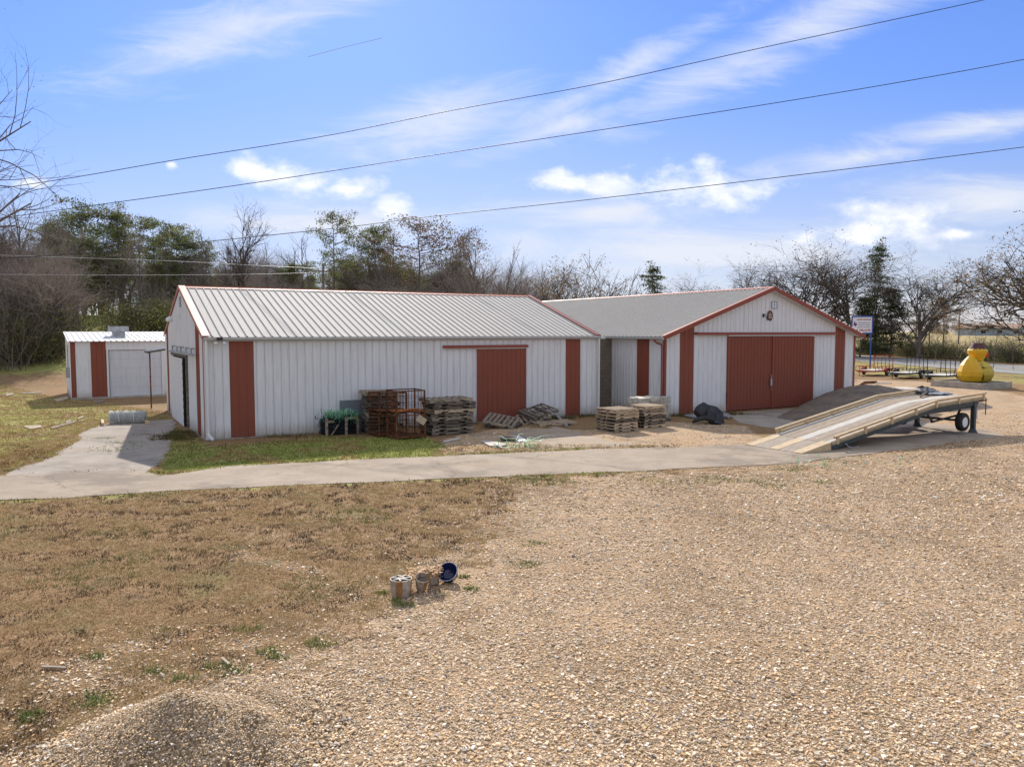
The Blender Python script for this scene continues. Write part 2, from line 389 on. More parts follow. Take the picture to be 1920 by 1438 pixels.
# gravel: stones
v1 = N.n('ShaderNodeTexVoronoi'); N.put(v1.inputs['Vector'], v); v1.inputs['Scale'].default_value = 34
v2 = N.n('ShaderNodeTexVoronoi'); N.put(v2.inputs['Vector'], v); v2.inputs['Scale'].default_value = 19
def pick(col, k):
    s_ = N.n('ShaderNodeSeparateColor'); N.put(s_.inputs[0], col); return s_.outputs[k]
r1 = pick(v1.outputs[1], 0); r2 = pick(v2.outputs[1], 1)
def ramp(x, stops):
    o = N.n('ShaderNodeValToRGB'); N.put(o.inputs[0], x); cr = o.color_ramp
    while len(cr.elements) < len(stops): cr.elements.new(.5)
    for e_, (p, c) in zip(cr.elements, stops): e_.position = p; e_.color = (*c, 1)
    return o.outputs[0]
st = [(0,(.20,.135,.08)),(.3,(.36,.26,.16)),(.55,(.47,.36,.24)),(.75,(.55,.45,.33)),(.9,(.62,.55,.45)),(1,(.30,.27,.25))]
g1 = ramp(r1, st); g2 = ramp(r2, st)
sel = N.ss(pick(v2.outputs[1], 2), .45, .55)
grav = N.mix(sel, g1, g2)
gap = N.m('MAXIMUM', N.m('MULTIPLY', N.ss(v1.outputs[0], .42, .75), N.m('SUBTRACT', 1, sel)), N.m('MULTIPLY', N.ss(v2.outputs[0], .42, .75), sel))
fines = N.mix(N.ss(nf, .35, .65), (.37,.265,.165), (.45,.335,.215))
grav = N.mix(N.m('MULTIPLY', gap, .9), grav, (.13,.09,.055))  # shade between the stones put into the colour as dark gaps
grav = N.mix(N.ss(N.m('ADD', nb, N.m('MULTIPLY', nm, .35)), .66, .84), grav, fines)
ruts = N.noise(N.map(v,(.5,2.2,1),(0,0,0)), .55, 5, .6, .8); grav = N.mix(N.m('MULTIPLY', N.ss(ruts, .52, .64), .75), grav, fines); grav = N.mix(.18, grav, fines); grav = N.mix(N.m('MULTIPLY', N.ss(N.noise(v, 45, 3, .7), .55, .68), .6), grav, (.16,.115,.075)); grav = N.mix(N.ss(N.noise(N.map(v,(1,.6,1),(2,5,1)), .33, 5, .65), .44, .62), grav, N.mix(1, grav, (.80,.78,.75), 'MULTIPLY')); grav = N.mix(1, grav, (1.28,1.2,1.12), 'MULTIPLY')
# sandy dirt
sand = N.mix(N.ss(nm, .35, .65), (.44,.28,.15), (.52,.37,.22)); sand = N.mix(N.ss(nf, .5, .7), sand, (.33,.25,.17)); sand = N.mix(N.m('MULTIPLY', N.ss(N.noise(v, 30, 3, .7), .54, .66), .7), sand, (.24,.17,.11)); sand = N.mix(N.m('MULTIPLY', gv_s := N.ss(nb, .42, .58), .5), sand, g1)
sand = N.mix(N.m('MULTIPLY', N.ss(nq, .5, .66), .6), sand, (.26,.19,.12))
# far field
fld = N.mix(N.ss(N.noise(v, .035, 5, .6), .42, .6), (.50,.36,.19), (.30,.30,.10)); fld = N.mix(N.ss(N.noise(v, .6, 5, .7), .4, .7), fld, (.40,.28,.15))
wob = N.m('ADD', N.m('MULTIPLY', N.m('SUBTRACT', nm, .5), 1.5), N.m('MULTIPLY', N.m('SUBTRACT', nb, .5), 1.6))
wob2 = N.m('ADD', wob, N.m('MULTIPLY', N.m('SUBTRACT', nf, .5), .9))
def msk(n, lo=.35, hi=.65, k=1): return N.ss(N.m('ADD', A_(n), N.m('MULTIPLY', wob2, k)), lo, hi)
gm = N.m('MULTIPLY', msk('green', .42, .72, .85), N.ss(A_('green'), .05, .2))
col = N.mix(gm, lawn, grn)
# scattered pebbles in the lawn where it meets the gravel
col = N.mix(N.ss(A_('field'), .3, .7), col, fld)
sm = N.m('MULTIPLY', msk('sand', .4, .6, .6), N.ss(A_('sand'), .02, .15)); col = N.mix(sm, col, sand)
gpt = N.m('MULTIPLY', N.ss(N.noise(N.map(v,(1,1,1),(17,3,2)), .42, 6, .72), .60, .66), N.ss(A_('near'), .2, .6)); gv = N.m('MAXIMUM', N.m('MULTIPLY', msk('gravel', .42, .62, 1.25), N.ss(A_('gravel'), .01, .08)), N.m('MULTIPLY', gpt, .85)); col = N.mix(gv, col, grav)
gpatch = N.m('MULTIPLY', N.m('MULTIPLY', gv, N.ss(N.noise(N.map(v,(1,1,1),(5,2,0)), 1.1, 5, .7), .66, .74)), N.ss(A_('weed'), .1, .6)); col = N.mix(gpatch, col, grn)
N.put(b.inputs['Base Color'], col)
hg = N.m('MULTIPLY', N.m('SUBTRACT', 1, gap), gv)
hh = N.m('ADD', N.m('MULTIPLY', hg, .8), N.m('MULTIPLY', nf, 1.3))
bp = N.n('ShaderNodeBump'); bp.inputs['Strength'].default_value = .55; bp.inputs['Distance'].default_value = .03
N.put(bp.inputs['Height'], hh); N.t.links.new(bp.outputs[0], b.inputs['Normal'])
M['ground'] = m
a_weed = np.maximum(softm(Z_weed, 1.2), np.clip(.8-np.abs(sdf(Z_gravel, GX, GY))*.5, 0, 1))
g = npmesh('ground', np.stack([GX.ravel(), GY.ravel(), GZ.ravel()], 1), Fc, m, 4,
           attr=dict(gravel=a_gravel.ravel(), sand=a_sand.ravel(), green=a_green.ravel(), field=a_field.ravel(), weed=a_weed.ravel(), near=(np.clip(.5+(GX+6.5)/6, 0, 1)*(GY < 22)*(GX < 6)).ravel()), smooth=True)
g['kind'] = 'structure'

# concrete and asphalt sheets
def concmat(name, c1, c2, c3, crack=True, sandy=.5):
    m, N, b = newmat(name, .92, 0, .2); v = N.n('ShaderNodeNewGeometry').outputs['Position']
    n1 = N.noise(v, .7, 6, .65); n2 = N.noise(v, 6, 5, .7); n3 = N.noise(v, 60, 3, .7)
    col = N.mix(N.ss(n1, .35, .65), c1, c2); col = N.mix(N.m('MULTIPLY', N.ss(n2, .5, .75), .6), col, c3)
    col = N.mix(N.m('MULTIPLY', N.ss(n3, .45, .7), .35), col, tuple(x*.6 for x in c1))
    stn = N.noise(N.map(v, (1,1.7,1), (4,4,4)), .9, 6, .72); col = N.mix(N.m('MULTIPLY', N.ss(stn, .50, .68), sandy), col, (.36,.25,.155)); blt = N.noise(N.map(v, (1,1,1), (14,4,4)), .35, 7, .75); col = N.mix(N.m('MULTIPLY', N.ss(blt, .50, .64), .6), col, tuple(x*.55 for x in c2)); spk = N.noise(v, 22, 2, .5); col = N.mix(N.m('MULTIPLY', N.ss(spk, .68, .74), .6), col, (.12,.09,.06))
    if crack:
        vw = N.n('ShaderNodeVectorMath', operation='ADD'); N.put(vw.inputs[0], v)
        nz = N.n('ShaderNodeTexNoise'); N.put(nz.inputs[0], v); nz.inputs['Scale'].default_value = 1.1; nz.inputs['Detail'].default_value = 6
        N.put(vw.inputs[1], nz.outputs[1]); ed = N.vor(vw.outputs[0], .2, 'DISTANCE_TO_EDGE')
        col = N.mix(N.m('MULTIPLY', N.ss(ed, .006, .001), .45), col, (.12,.09,.06))
    N.put(b.inputs['Base Color'], col); bump(N, b, N.m('ADD', n3, N.m('MULTIPLY', n2, .5)), .3, .008)
    return m
M['path'] = concmat('path_asphalt', (.41,.335,.25), (.33,.265,.20), (.47,.40,.31), sandy=.5)
M['pad'] = concmat('pad_concrete', (.42,.365,.30), (.33,.285,.235), (.20,.165,.125), sandy=.45)
M['sandslab'] = concmat('sandy_slab', (.45,.36,.265), (.38,.30,.215), (.42,.32,.22), sandy=.9)
def sheet(name, poly, z, mat, jit=.08, step=.35):
    pts = []
    for i in range(len(poly)):
        p, q = poly[i], poly[(i+1)%len(poly)]; n = max(1, int(np.hypot(*(q-p))/step))
        for k in range(n):
            t = p+(q-p)*k/n; r = mnoise.noise_vector(Vector((t[0]*1.3, t[1]*1.3, 3)))
            pts.append((t[0]+r.x*jit*2, t[1]+r.y*jit*2))
    bm = bmesh.new(); top = [bm.verts.new((x, y, z)) for x, y in pts]; bot = [bm.verts.new((x, y, z-.06)) for x, y in pts]
    bm.faces.new(top)
    for i in range(len(pts)): j = (i+1)%len(pts); bm.faces.new((bot[i], bot[j], top[j], top[i]))
    bmesh.ops.triangulate(bm, faces=bm.faces[:1]); bmesh.ops.recalc_face_normals(bm, faces=bm.faces)
    me = bpy.data.meshes.new(name); bm.to_mesh(me); bm.free(); me.materials.append(mat)
    o = bpy.data.objects.new(name, me); COL.objects.link(o); o['kind'] = 'structure'; return o
sheet('path', path_poly, .016, M['path'])
sheet('concrete_pad', pad_poly, .010, M['pad'], .12)
sheet('concrete_apron', apron_poly, .012, M['pad'], .05)
sheet('concrete_slab', slab_poly, .010, M['sandslab'], .35)

# highway
cl = [(54.5,-60),(54.3,20),(53.9,60),(53.3,85),(52.2,116),(49.5,160),(44,230),(33,330),(10,480)]
def offs(cl, d):
    out = []
    for i, p in enumerate(cl):
        a = Vector(cl[max(i-1,0)]); b_ = Vector(cl[min(i+1,len(cl)-1)]); t = (b_-a).normalized(); out.append((p[0]+t.y*d, p[1]-t.x*d))
    return out
def subdiv(l, k=12):
    o = []
    for i in range(len(l)-1):
        for j in range(k): t = j/k; o.append((lerp(l[i][0],l[i+1][0],t), lerp(l[i][1],l[i+1][1],t)))
    return o+[l[-1]]
cls = subdiv(cl)
def ribbon(name, d0, d1, z, mat, dash=None, kind=True):
    L, Rr = offs(cls, d0), offs(cls, d1); mb = MB()
    for i in range(len(L)-1):
        if dash and i % dash >= dash//2: continue
        mb.add([(*L[i], z+terr(*L[i])), (*Rr[i], z+terr(*L[i])), (*Rr[i+1], z+terr(*L[i+1])), (*L[i+1], z+terr(*L[i+1]))], [(0,1,2,3)])
    o = mb.build(name, mat)
    if kind: o['kind'] = 'structure'
    return o
M['asph'] = concmat('highway_asphalt', (.29,.275,.26), (.33,.32,.30), (.24,.23,.22), crack=False, sandy=0)
M['line'] = flat('road_paint', (.75,.74,.7), .6); M['yline'] = flat('yellow_paint', (.62,.52,.2), .6)
ribbon('road', -6.2, 6.2, .03, M['asph'])
ribbon('road_edge_line', -4.6, -4.35, .036, M['line']); ribbon('road_edge_line', 4.35, 4.6, .036, M['line'])
ribbon('road_centre_line', -.2, -.06, .036, M['yline']); ribbon('road_centre_line', .06, .2, .036, M['yline'])

# gravel heap, bottom left, with a lower ridge beside it ------------------
def heap(name, x0, x1, y0, y1, fn, mat, step=.07, amp=.03):
    xs = np.arange(x0, x1, step); ys = np.arange(y0, y1, step); X, Y = np.meshgrid(xs, ys); Zz = np.vectorize(fn, otypes=[float])(X, Y)
    nz = np.vectorize(lambda a, b: mnoise.fractal(Vector((a*2.5, b*2.5, 1)), .7, 2, 4))(X, Y); Zz = Zz+amp*nz*np.clip(Zz*8, 0, 1)
    n0, n1_ = X.shape; I = np.arange(n0*n1_).reshape(n0, n1_)
    Q = np.stack([I[:-1,:-1].ravel(), I[:-1,1:].ravel(), I[1:,1:].ravel(), I[1:,:-1].ravel()], 1)
    keep = (Zz.ravel()[Q] > .0).any(1)
    return npmesh(name, np.stack([X.ravel(), Y.ravel(), Zz.ravel()-.02], 1), Q[keep], mat, 4, smooth=True)
def bumpf(x, y, cx, cy, rx, ry, h, rot=0, p=1.3):
    c, s = math.cos(rot), math.sin(rot); dx, dy = x-cx, y-cy
    d = math.hypot((dx*c+dy*s)/rx, (-dx*s+dy*c)/ry)
    return h*max(0, 1-d)**p if d < 1 else 0
def pilef(x, y):
    return max(bumpf(x, y, -3.2, 7.2, 1.35, 1.08, .56, .05, 1.1), bumpf(x, y, -2.55, 7.3, 1.3, .55, .36, -.85, 1.25), bumpf(x, y, -2.6, 7.9, 1.4, .8, .24, -.8, 1.7), bumpf(x, y, -3.5, 6.3, .9, .7, .25, 0, 1.1))
m, N, b = newmat('heap_gravel', .95, 0, .12); v = N.n('ShaderNodeNewGeometry').outputs['Position']
v1 = N.n('ShaderNodeTexVoronoi'); N.put(v1.inputs['Vector'], v); v1.inputs['Scale'].default_value = 48
rr = pick(v1.outputs[1], 0); gcol = ramp(rr, [(0,(.22,.14,.075)),(.35,(.40,.28,.16)),(.6,(.52,.38,.23)),(.8,(.58,.44,.29)),(.93,(.64,.54,.41)),(1,(.30,.25,.20))])
gp = N.ss(v1.outputs[0], .45, .75); N.put(b.inputs['Base Color'], N.mix(N.m('MULTIPLY', gp, .8), gcol, (.16,.11,.065)))
bump(N, b, N.m('SUBTRACT', 1, v1.outputs[0]), .8, .03); M['heapgrav'] = m
hp = heap('gravel_heap', -6.2, -.9, 5.0, 10.6, pilef, m, .06, .06)
tag(hp, 'low heap of tan gravel with a shaded near face beside the brown lawn', 'gravel heap')

# ------------------------------------------------------------------ buildings
def corr(mb, a0, a1, lo, hi, nrm, per=.305, rw=.055, rh=.02, brk=(), phase=0., groove=False):
    """ribbed sheet between curves lo(a) and hi(a); ribs stand out along nrm"""
    nrm = Vector(nrm); pts = [(a0, 0.), (a1, 0.)]; k = math.floor((a0-phase)/per)
    while phase+k*per < a1+per:
        c = phase+k*per
        for d, o in ((-rw*.9, 0), (-rw*.4, rh), (rw*.4, rh), (rw*.9, 0)):
            if a0 < c+d < a1: pts.append((c+d, o))
        for q in (.33, .67):
            if rh > .015:
                cc = c+per*q
                for d, o in ((-.012, 0), (0, .004), (.012, 0)):
                    if a0 < cc+d < a1 and rw < .09: pts.append((cc+d, o))
        k += 1
    if groove:
        k = math.floor((a0-phase)/per)
        while phase+k*per < a1:
            c = phase+k*per+rw*.9+.004
            for d, o in ((0, 0), (.002, -.025), (.012, -.025), (.014, 0)):
                if a0 < c+d < a1: pts.append((c+d, o))
            k += 1
    for bk in brk:
        if a0 < bk < a1: pts.append((bk, 0.))
    pts = sorted(set(pts)); o = len(mb.v)
    for a, of in pts:
        mb.v.append(tuple(Vector(lo(a))+nrm*of)); mb.v.append(tuple(Vector(hi(a))+nrm*of))
    for i in range(len(pts)-1):
        mb.f.append((o+2*i, o+2*i+2, o+2*i+3, o+2*i+1))
def wall_a(mb, a0, a1, b, z0, zt, out=-1, **k):   # wall along a at given b, zt may be a function of a
    f = zt if callable(zt) else (lambda a: zt)
    corr(mb, a0, a1, lambda a: (a, b, z0), lambda a: (a, b, f(a)), (0, out, 0), **k)
def wall_b(mb, b0, b1, a, z0, zt, out=-1, **k):
    f = zt if callable(zt) else (lambda b: zt)
    corr(mb, b0, b1, lambda b: (a, b, z0), lambda b: (a, b, f(b)), (out, 0, 0), **k)
YAW = .5242
U = Vector((math.cos(YAW), math.sin(YAW), 0)); V = Vector((-U.y, U.x, 0))
OA = Vector((-11.24, 28.04, 0)); OB = Vector((7.19, 36.23, 0))
def la(a, b, z=0): return OA+U*a+V*b+Vector((0,0,z))
def lb(a, b, z=0): return OB+U*a+V*b+Vector((0,0,z))

# ---- long metal barn (left)
A = thing('long_barn', 'long white metal barn at the left with a pale roof and one red sliding door', 'barn', OA, YAW)
L, Wd, HE, HR = 17.72, 12.53, 3.80, 5.90
sl = (HR-HE)/(Wd/2)
gz_ = lambda b: HE-.06+sl*min(b, Wd-b)
mb = MB()
for a0, a1 in ((0, .88), (1.76, 15.87), (16.72, L)): wall_a(mb, a0, a1, 0, .04, HE-.05, rw=.022, rh=.02, groove=True)
mb.build('wall', M['white'], A)
mb = MB(); wall_a(mb, .88, 1.76, -.006, .03, HE-.05, rw=.028, rh=.012, phase=.88); mb.build('red_stripe', M['red'], A, )
mb = MB(); wall_a(mb, 15.87, 16.72, -.006, .03, HE-.05, rw=.028, rh=.012, phase=15.87); mb.build('red_stripe', M['red'], A)
# left gable
mb = MB()
for b0, b1 in ((.12, 1.0), (1.96, 4.35), (9.2, 11.07), (11.76, Wd)): wall_b(mb, b0, b1, 0, .03, gz_, brk=(Wd/2,), rw=.04, rh=.02, per=.23)
corr(mb, 4.35, 9.2, lambda b: (0, b, 2.98), lambda b: (0, b, gz_(b)), (-1,0,0), brk=(Wd/2,), rw=.04, rh=.02, per=.23)
mb.build('wall', M['white'], A)
for b0, b1 in ((1.0, 1.96), (11.07, 11.76)):
    mb = MB(); wall_b(mb, b0, b1, -.006, .03, gz_, rw=.04, rh=.02, per=.23); mb.build('red_stripe', M['red'], A)
mb = MB(); wall_b(mb, 0, Wd, L, .03, gz_, out=1, brk=(Wd/2,)); wall_a(mb, 0, L, Wd, .03, HE-.05, out=1); mb.build('wall', M['white'], A)
mb = MB(); mb.bx(.3, .4, 4.4, 10, 0, 3.0); mb.build('opening_shade', M['dark'], A)  # near-black panel stands in for the shade inside the open door
mb = MB(); mb.bx(-.03, L+.02, -.035, .0, -.1, .035); mb.bx(-.035, 0, 0, 4.7, -.1, .03); mb.bx(-.035, 0, 9.7, Wd, -.1, .03); mb.build('foundation', M['concrete'], A)
# roof
for s in (0, 1):
    mb = MB()
    if s == 0: corr(mb, -.03, L+.03, lambda a: (a, -.13, HE-.13*sl+.03), lambda a: (a, Wd/2, HR+.02), Vector((0,-sl,1)).normalized(), rw=.034, rh=.045)
    else: corr(mb, -.03, L+.03, lambda a: (a, Wd+.13, HE-.13*sl+.03), lambda a: (a, Wd/2, HR+.02), Vector((0,sl,1)).normalized(), rw=.034, rh=.045)
    mb.build('roof', M['roof'], A)
mb = MB(); mb.bar((-.06, Wd/2-.11, HR+.012), (L+.05, Wd/2-.11, HR+.012), .22, .02, up=(0,-sl,1)); mb.bar((-.06, Wd/2+.11, HR+.012), (L+.05, Wd/2+.11, HR+.012), .22, .02, up=(0,sl,1))
mb.tube([(-.06, Wd/2, HR+.055), (L+.05, Wd/2, HR+.055)], .03, 6); mb.build('ridge_cap', M['roofcap'], A)
def rake(mb, a, b0, z0, b1, z1, out, w=.24, drop=.15):
    mb.bar((a-out*w/2, b0, z0), (a-out*w/2, b1, z1), w, .02); mb.bar((a+out*.015, b0, z0-drop/2+.01), (a+out*.015, b1, z1-drop/2+.01), .02, drop)
mb = MB(); rake(mb, -.04, -.14, HE+.035, Wd/2, HR+.075, -1); rake(mb, -.04, Wd+.14, HE+.035, Wd/2, HR+.075, -1); mb.build('rake_trim', M['roofcap'], A)
mb = MB(); rake(mb, L+.04, -.14, HE+.035, Wd/2, HR+.075, 1); rake(mb, L+.04, Wd+.14, HE+.035, Wd/2, HR+.075, 1); mb.build('rake_trim', M['redtrim'], A)
mb = MB(); mb.bx(-.03, .0, -.03, .13, .02, HE-.06); mb.build('corner_trim', M['redtrim'], A)
for x0, x1 in ((-.02, .15), (L-.07, L+.02)):
    mb = MB(); mb.bx(x0, x1, -.032, -.012, .02, HE-.06); mb.build('corner_trim', M['whitetrim'], A)
mb = MB(); mb.add([(-.03,-.14,HE-.14),(-.03,-.24,HE-.10),(-.03,-.25,HE-.01),(-.03,-.14,HE-.01),(L+.05,-.14,HE-.14),(L+.05,-.24,HE-.10),(L+.05,-.25,HE-.01),(L+.05,-.14,HE-.01)], [(0,1,5,4),(1,2,6,5),(0,4,7,3),(0,3,2,1),(4,5,6,7)])
mb.bx(-.03, L+.05, -.14, -.012, HE-.16, HE-.03); mb.build('gutter', M['gutter'], A)
mb = MB(); mb.bar((.06,-.14,HE-.12), (.06,-.14,.22), .09, .07, up=(1,0,0)); mb.bar((.06,-.14,.22), (.16,-.5,.07), .09, .07, up=(0,0,1)); mb.build('downspout', M['whitetrim'], A)
mb = MB(); mb.bar((L-.02,-.14,HE-.12), (L-.02,-.14,.05), .09, .07, up=(1,0,0)); mb.build('downspout', M['whitetrim'], A)
# red sliding door
mb = MB(); wall_a(mb, 11.23, 13.63, -.075, .07, 3.22, rw=.02, rh=.012, per=.24, phase=11.23)
sd_ = mb.build('sliding_door', M['red'], A)
for x0, x1 in ((11.2, 11.24), (13.62, 13.67)):
    mb = MB(); mb.bx(x0, x1, -.10, -.02, .05, 3.24); mb.build('edge_trim', M['redtrim'], sd_)
mb = MB(); mb.bx(9.56, 13.75, -.14, -.02, 3.30, 3.40); mb.bx(9.56, 13.75, -.16, -.14, 3.28, 3.38); mb.build('door_track', M['redtrim'], A)
mb = MB(); mb.bx(11.1, 13.68, -.09, -.02, 3.235, 3.29); mb.build('door_header', M['whitetrim'], A)
# gable side door: dark opening, swung-out sectional leaf, second leaf, track with hangers
mb = MB()
k = 0
z = .0
while z < 2.8: mb.bar((-.14, 4.85, z+.05), (-.12, 9.3, z+.05), .03, .12, up=(0,0,1)); z += .125
mb.bx(-.13, -.10, 4.85, 9.3, -.02, 2.8)
lf = mb.build('door_leaf', M['whitetrim'], A, label='horizontally ribbed white door leaf hanging proud of the wall')
mb = MB(); mb.bx(-.16, -.09, 4.82, 4.86, -.02, 2.84)
for i in range(9): mb.bx(-.17, -.09, 4.805, 4.85, .2+i*.3, .3+i*.3)
mb.build('frame', M['blacksteel'], lf)
mb = MB(); mb.bx(-.10, .0, 4.3, 4.42, 0, 3.05); mb.bx(-.09, .0, 4.4, 9.6, 2.9, 3.04); mb.build('door_frame', M['oldwood'], A)
mb = MB(); mb.bar((-.2, 1.3, 3.10), (-.2, 9.2, 3.10), .06, .09)
for q in (2.2, 3.7, 5.3, 6.6, 8.3): mb.bar((-.14, q, 3.1), (-.14, q, 3.34), .05, .05); mb.bx(-.18, -.0, q-.03, q+.03, 3.3, 3.36)
mb.build('door_track', M['galv'], A)
mb = MB(); mb.bx(-.03, 0, 6.07-.22, 6.07+.22, 5.05, 5.5)
for i in range(6): mb.bar((-.05, 5.88, 5.1+i*.07), (-.05, 6.26, 5.1+i*.07), .03, .02)
mb.build('gable_vent', M['galv'], A)
t = mb = MB(); mb.lathe([(.02,.1),(.14,.02),(.16,-.1),(.10,-.14)], (-.42, 6.5, 4.55), 14); mb.bar((-.42,6.5,4.62), (0,6.4,4.7), .04, .04); mb.bx(-.06, 0, 6.2, 6.4, 4.6, 4.78)
mb.build('yard_light', M['whitetrim'], A)
mb = MB(); mb.bx(.42, .62, -.32, -.14, HE-.13, HE-.02); fl = mb.build('floodlight', M['blacksteel'], A)
for dx in (-.12, .12):
    mb = MB(); mb.lathe([(.03,.06),(.075,0),(.07,-.01)], (.52+dx*1.2, -.3, HE-.24), 12); mb.build('lamp_head', M['whitetrim'], fl)
# lean-to awning behind the far corner
aw = thing('awning', 'small corrugated lean-to awning on one dark post behind the barn corner', 'awning', la(0, Wd), YAW)
mb = MB(); corr(mb, .04, 2.0, lambda b: (-.85, b, 3.0), lambda b: (1.6, b, 3.4), (0,0,1), rw=.05, rh=.025, per=.2); mb.build('roof_sheet', M['galv'], aw)
mb = MB(); mb.bar((-.82,.06,2.95),(1.6,.06,3.35),.05,.09); mb.bar((-.82,1.95,2.95),(1.6,1.95,3.35),.05,.09); mb.bar((-.8,.06,2.94),(-.8,1.95,2.94),.05,.08); mb.build('rafter', M['oldwood'], aw)
mb = MB(); mb.tube([(-.62, 1.4, 0), (-.62, 1.4, 3.0)], .035, 8); mb.build('post', M['rust'], aw)

# ---- right building
B = thing('gabled_building', 'white metal building at the right with a wide red double door under its gable', 'barn', OB, YAW)
WB, LB, OV = 13.9, 23.5, .36; HEB, HRB = 3.76, 6.24; slb = (HRB-HEB)/(WB/2+OV)
zb = lambda a: HEB+slb*(min(a, WB-a)+OV)-.10
mb = MB()
for a0, a1 in ((0, .93), (1.83, 4.01), (10.33, 12.21), (13.07, WB)): wall_a(mb, a0, a1, 0, .02, zb, brk=(WB/2,), rw=.022, rh=.02, groove=True)
corr(mb, 4.01, 10.33, lambda a: (a, 0, 3.75), lambda a: (a, 0, zb(a)), (0,-1,0), brk=(WB/2,), rw=.022, rh=.02, groove=True)
mb.build('wall', M['white'], B)
for a0, a1 in ((.93, 1.83), (12.21, 13.07)):
    mb = MB(); wall_a(mb, a0, a1, -.006, .02, zb, rw=.03, rh=.018, phase=a0); mb.build('red_stripe', M['red'], B)
mb = MB()
for b0, b1 in ((.0, 1.1), (2.03, 4.0)): wall_b(mb, b0, b1, 0, .02, HEB-.05, rw=.045, rh=.022, per=.23)
wall_b(mb, 0, LB, WB, .02, HEB, out=1); wall_a(mb, 0, WB, LB, .02, zb, out=1, brk=(WB/2,)); mb.build('wall', M['white'], B)
mb = MB(); wall_b(mb, 5.4, LB, 0, .02, HEB-.05); mb.build('wall', M['white'], B)
mb = MB(); wall_b(mb, 1.1, 2.03, -.006, .02, HEB-.05, rw=.03, rh=.018, per=.23); mb.build('red_stripe', M['red'], B)
mb = MB(); mb.bx(-.035, .0, 3.95, 4.02, .02, HEB-.05); mb.build('corner_trim', M['whitetrim'], B)
mb = MB(); mb.bx(-.03, .09, -.04, .09, .0, HEB+.02); mb.build('corner_trim', M['redtrim'], B)
mb = MB(); mb.bx(WB-.09, WB+.03, -.04, .09, .0, HEB+.02); mb.build('corner_trim', M['redtrim'], B)
for s in (0, 1):
    mb = MB()
    if s == 0: corr(mb, -OV, LB+.2, lambda b: (-OV, b, HEB), lambda b: (WB/2, b, HRB), Vector((-slb,0,1)).normalized(), rw=.036, rh=.05)
    else: corr(mb, -OV, LB+.2, lambda b: (WB+OV, b, HEB), lambda b: (WB/2, b, HRB), Vector((slb,0,1)).normalized(), rw=.036, rh=.05)
    mb.build('roof', M['roof'], B)
mb = MB(); mb.bar((WB/2-.1,-OV-.02,HRB+.005),(WB/2-.1,LB+.2,HRB+.005),.22,.02,up=(-slb,0,1)); mb.bar((WB/2+.1,-OV-.02,HRB+.005),(WB/2+.1,LB+.2,HRB+.005),.22,.02,up=(slb,0,1))
mb.build('ridge_cap', M['roofcap'], B)
def rake2(mb, a0, z0, a1, z1):
    mb.bar((a0, -OV+.08, z0+.035), (a1, -OV+.08, z1+.035), .2, .02); 
mb = MB(); rake2(mb, -OV, HEB, WB/2, HRB); rake2(mb, WB+OV, HEB, WB/2, HRB); mb.build('rake_cap', M['roofcap'], B)
mb = MB()
for a0, a1 in ((-OV, WB/2), (WB+OV, WB/2)):
    mb.bar((a0, -OV-.02, HEB-.065), (a1, -OV-.02, HRB-.065), .03, .19)
mb.build('fascia', M['redtrim'], B)
mb = MB()
for a0, a1 in ((-OV, WB/2), (WB+OV, WB/2)): mb.bar((a0, -OV/2, HEB-.155), (a1, -OV/2, HRB-.155), OV-.03, .02)
mb.bx(-OV, -.05, -OV, LB, HEB-.13, HEB-.11); mb.bx(WB+.03, WB+OV, -OV, LB, HEB-.13, HEB-.11)
mb.build('soffit', M['whitetrim'], B)
mb = MB(); mb.add([(-OV-.02,-OV,HEB-.14),(-OV-.12,-OV,HEB-.10),(-OV-.13,-OV,HEB-.02),(-OV-.02,-OV,HEB-.02),(-OV-.02,LB,HEB-.14),(-OV-.12,LB,HEB-.10),(-OV-.13,LB,HEB-.02),(-OV-.02,LB,HEB-.02)], [(0,4,5,1),(1,5,6,2),(0,3,7,4),(0,1,2,3),(4,7,6,5)]); mb.build('gutter', M['gutter'], B)
mb = MB(); mb.tube([(-OV-.06,.25,HEB-.1),(-OV-.06,.25,HEB-.2),(-.28,.2,HEB-.32),(-.12,.12,HEB-.36),(-.09,.1,HEB-.46)], .045, 8); mb.tube([(-.09,.1,HEB-.46),(-.09,.1,.1)], .035, 8); mb.build('downspout', M['redtrim'], B)
# doors
for a0, a1 in ((4.03, 7.2), (7.16, 10.31)):
    mb = MB(); bb = -.09 if a0 < 5 else -.13
    wall_a(mb, a0, a1, bb, .05, 3.74, rw=.05, rh=.03, per=.235, phase=a0); 
    d = mb.build('sliding_door', M['red'], B)
    for x0 in (a0-.02, a1-.07):
        mb = MB(); mb.bx(x0, x0+.09, bb-.035, bb+.03, .04, 3.74); mb.build('edge_trim', M['redtrim'], d)
mb = MB(); mb.bar((7.05,-.18,1.55),(7.05,-.18,1.75),.03,.03,up=(1,0,0)); mb.bx(7.0,7.12,-.19,-.165,1.2,1.57); mb.bar((7.06,-.185,1.25),(7.06,-.185,.9),.012,.012,up=(1,0,0)); mb.build('door_latch', M['galv'], B)
mb = MB(); mb.bx(1.83, 12.2, -.2, -.02, 3.86, 3.95); mb.bx(1.83, 12.2, -.22, -.2, 3.83, 3.93); mb.build('door_track', M['redtrim'], B)
mb = MB(); mb.bx(4.0, 10.34, -.16, -.02, 3.765, 3.82); mb.bx(10.32, 10.38, -.03, 0, .03, 3.76); mb.bx(3.96, 4.01, -.03, 0, .03, 3.76); mb.build('door_header', M['whitetrim'], B)
mb = MB()
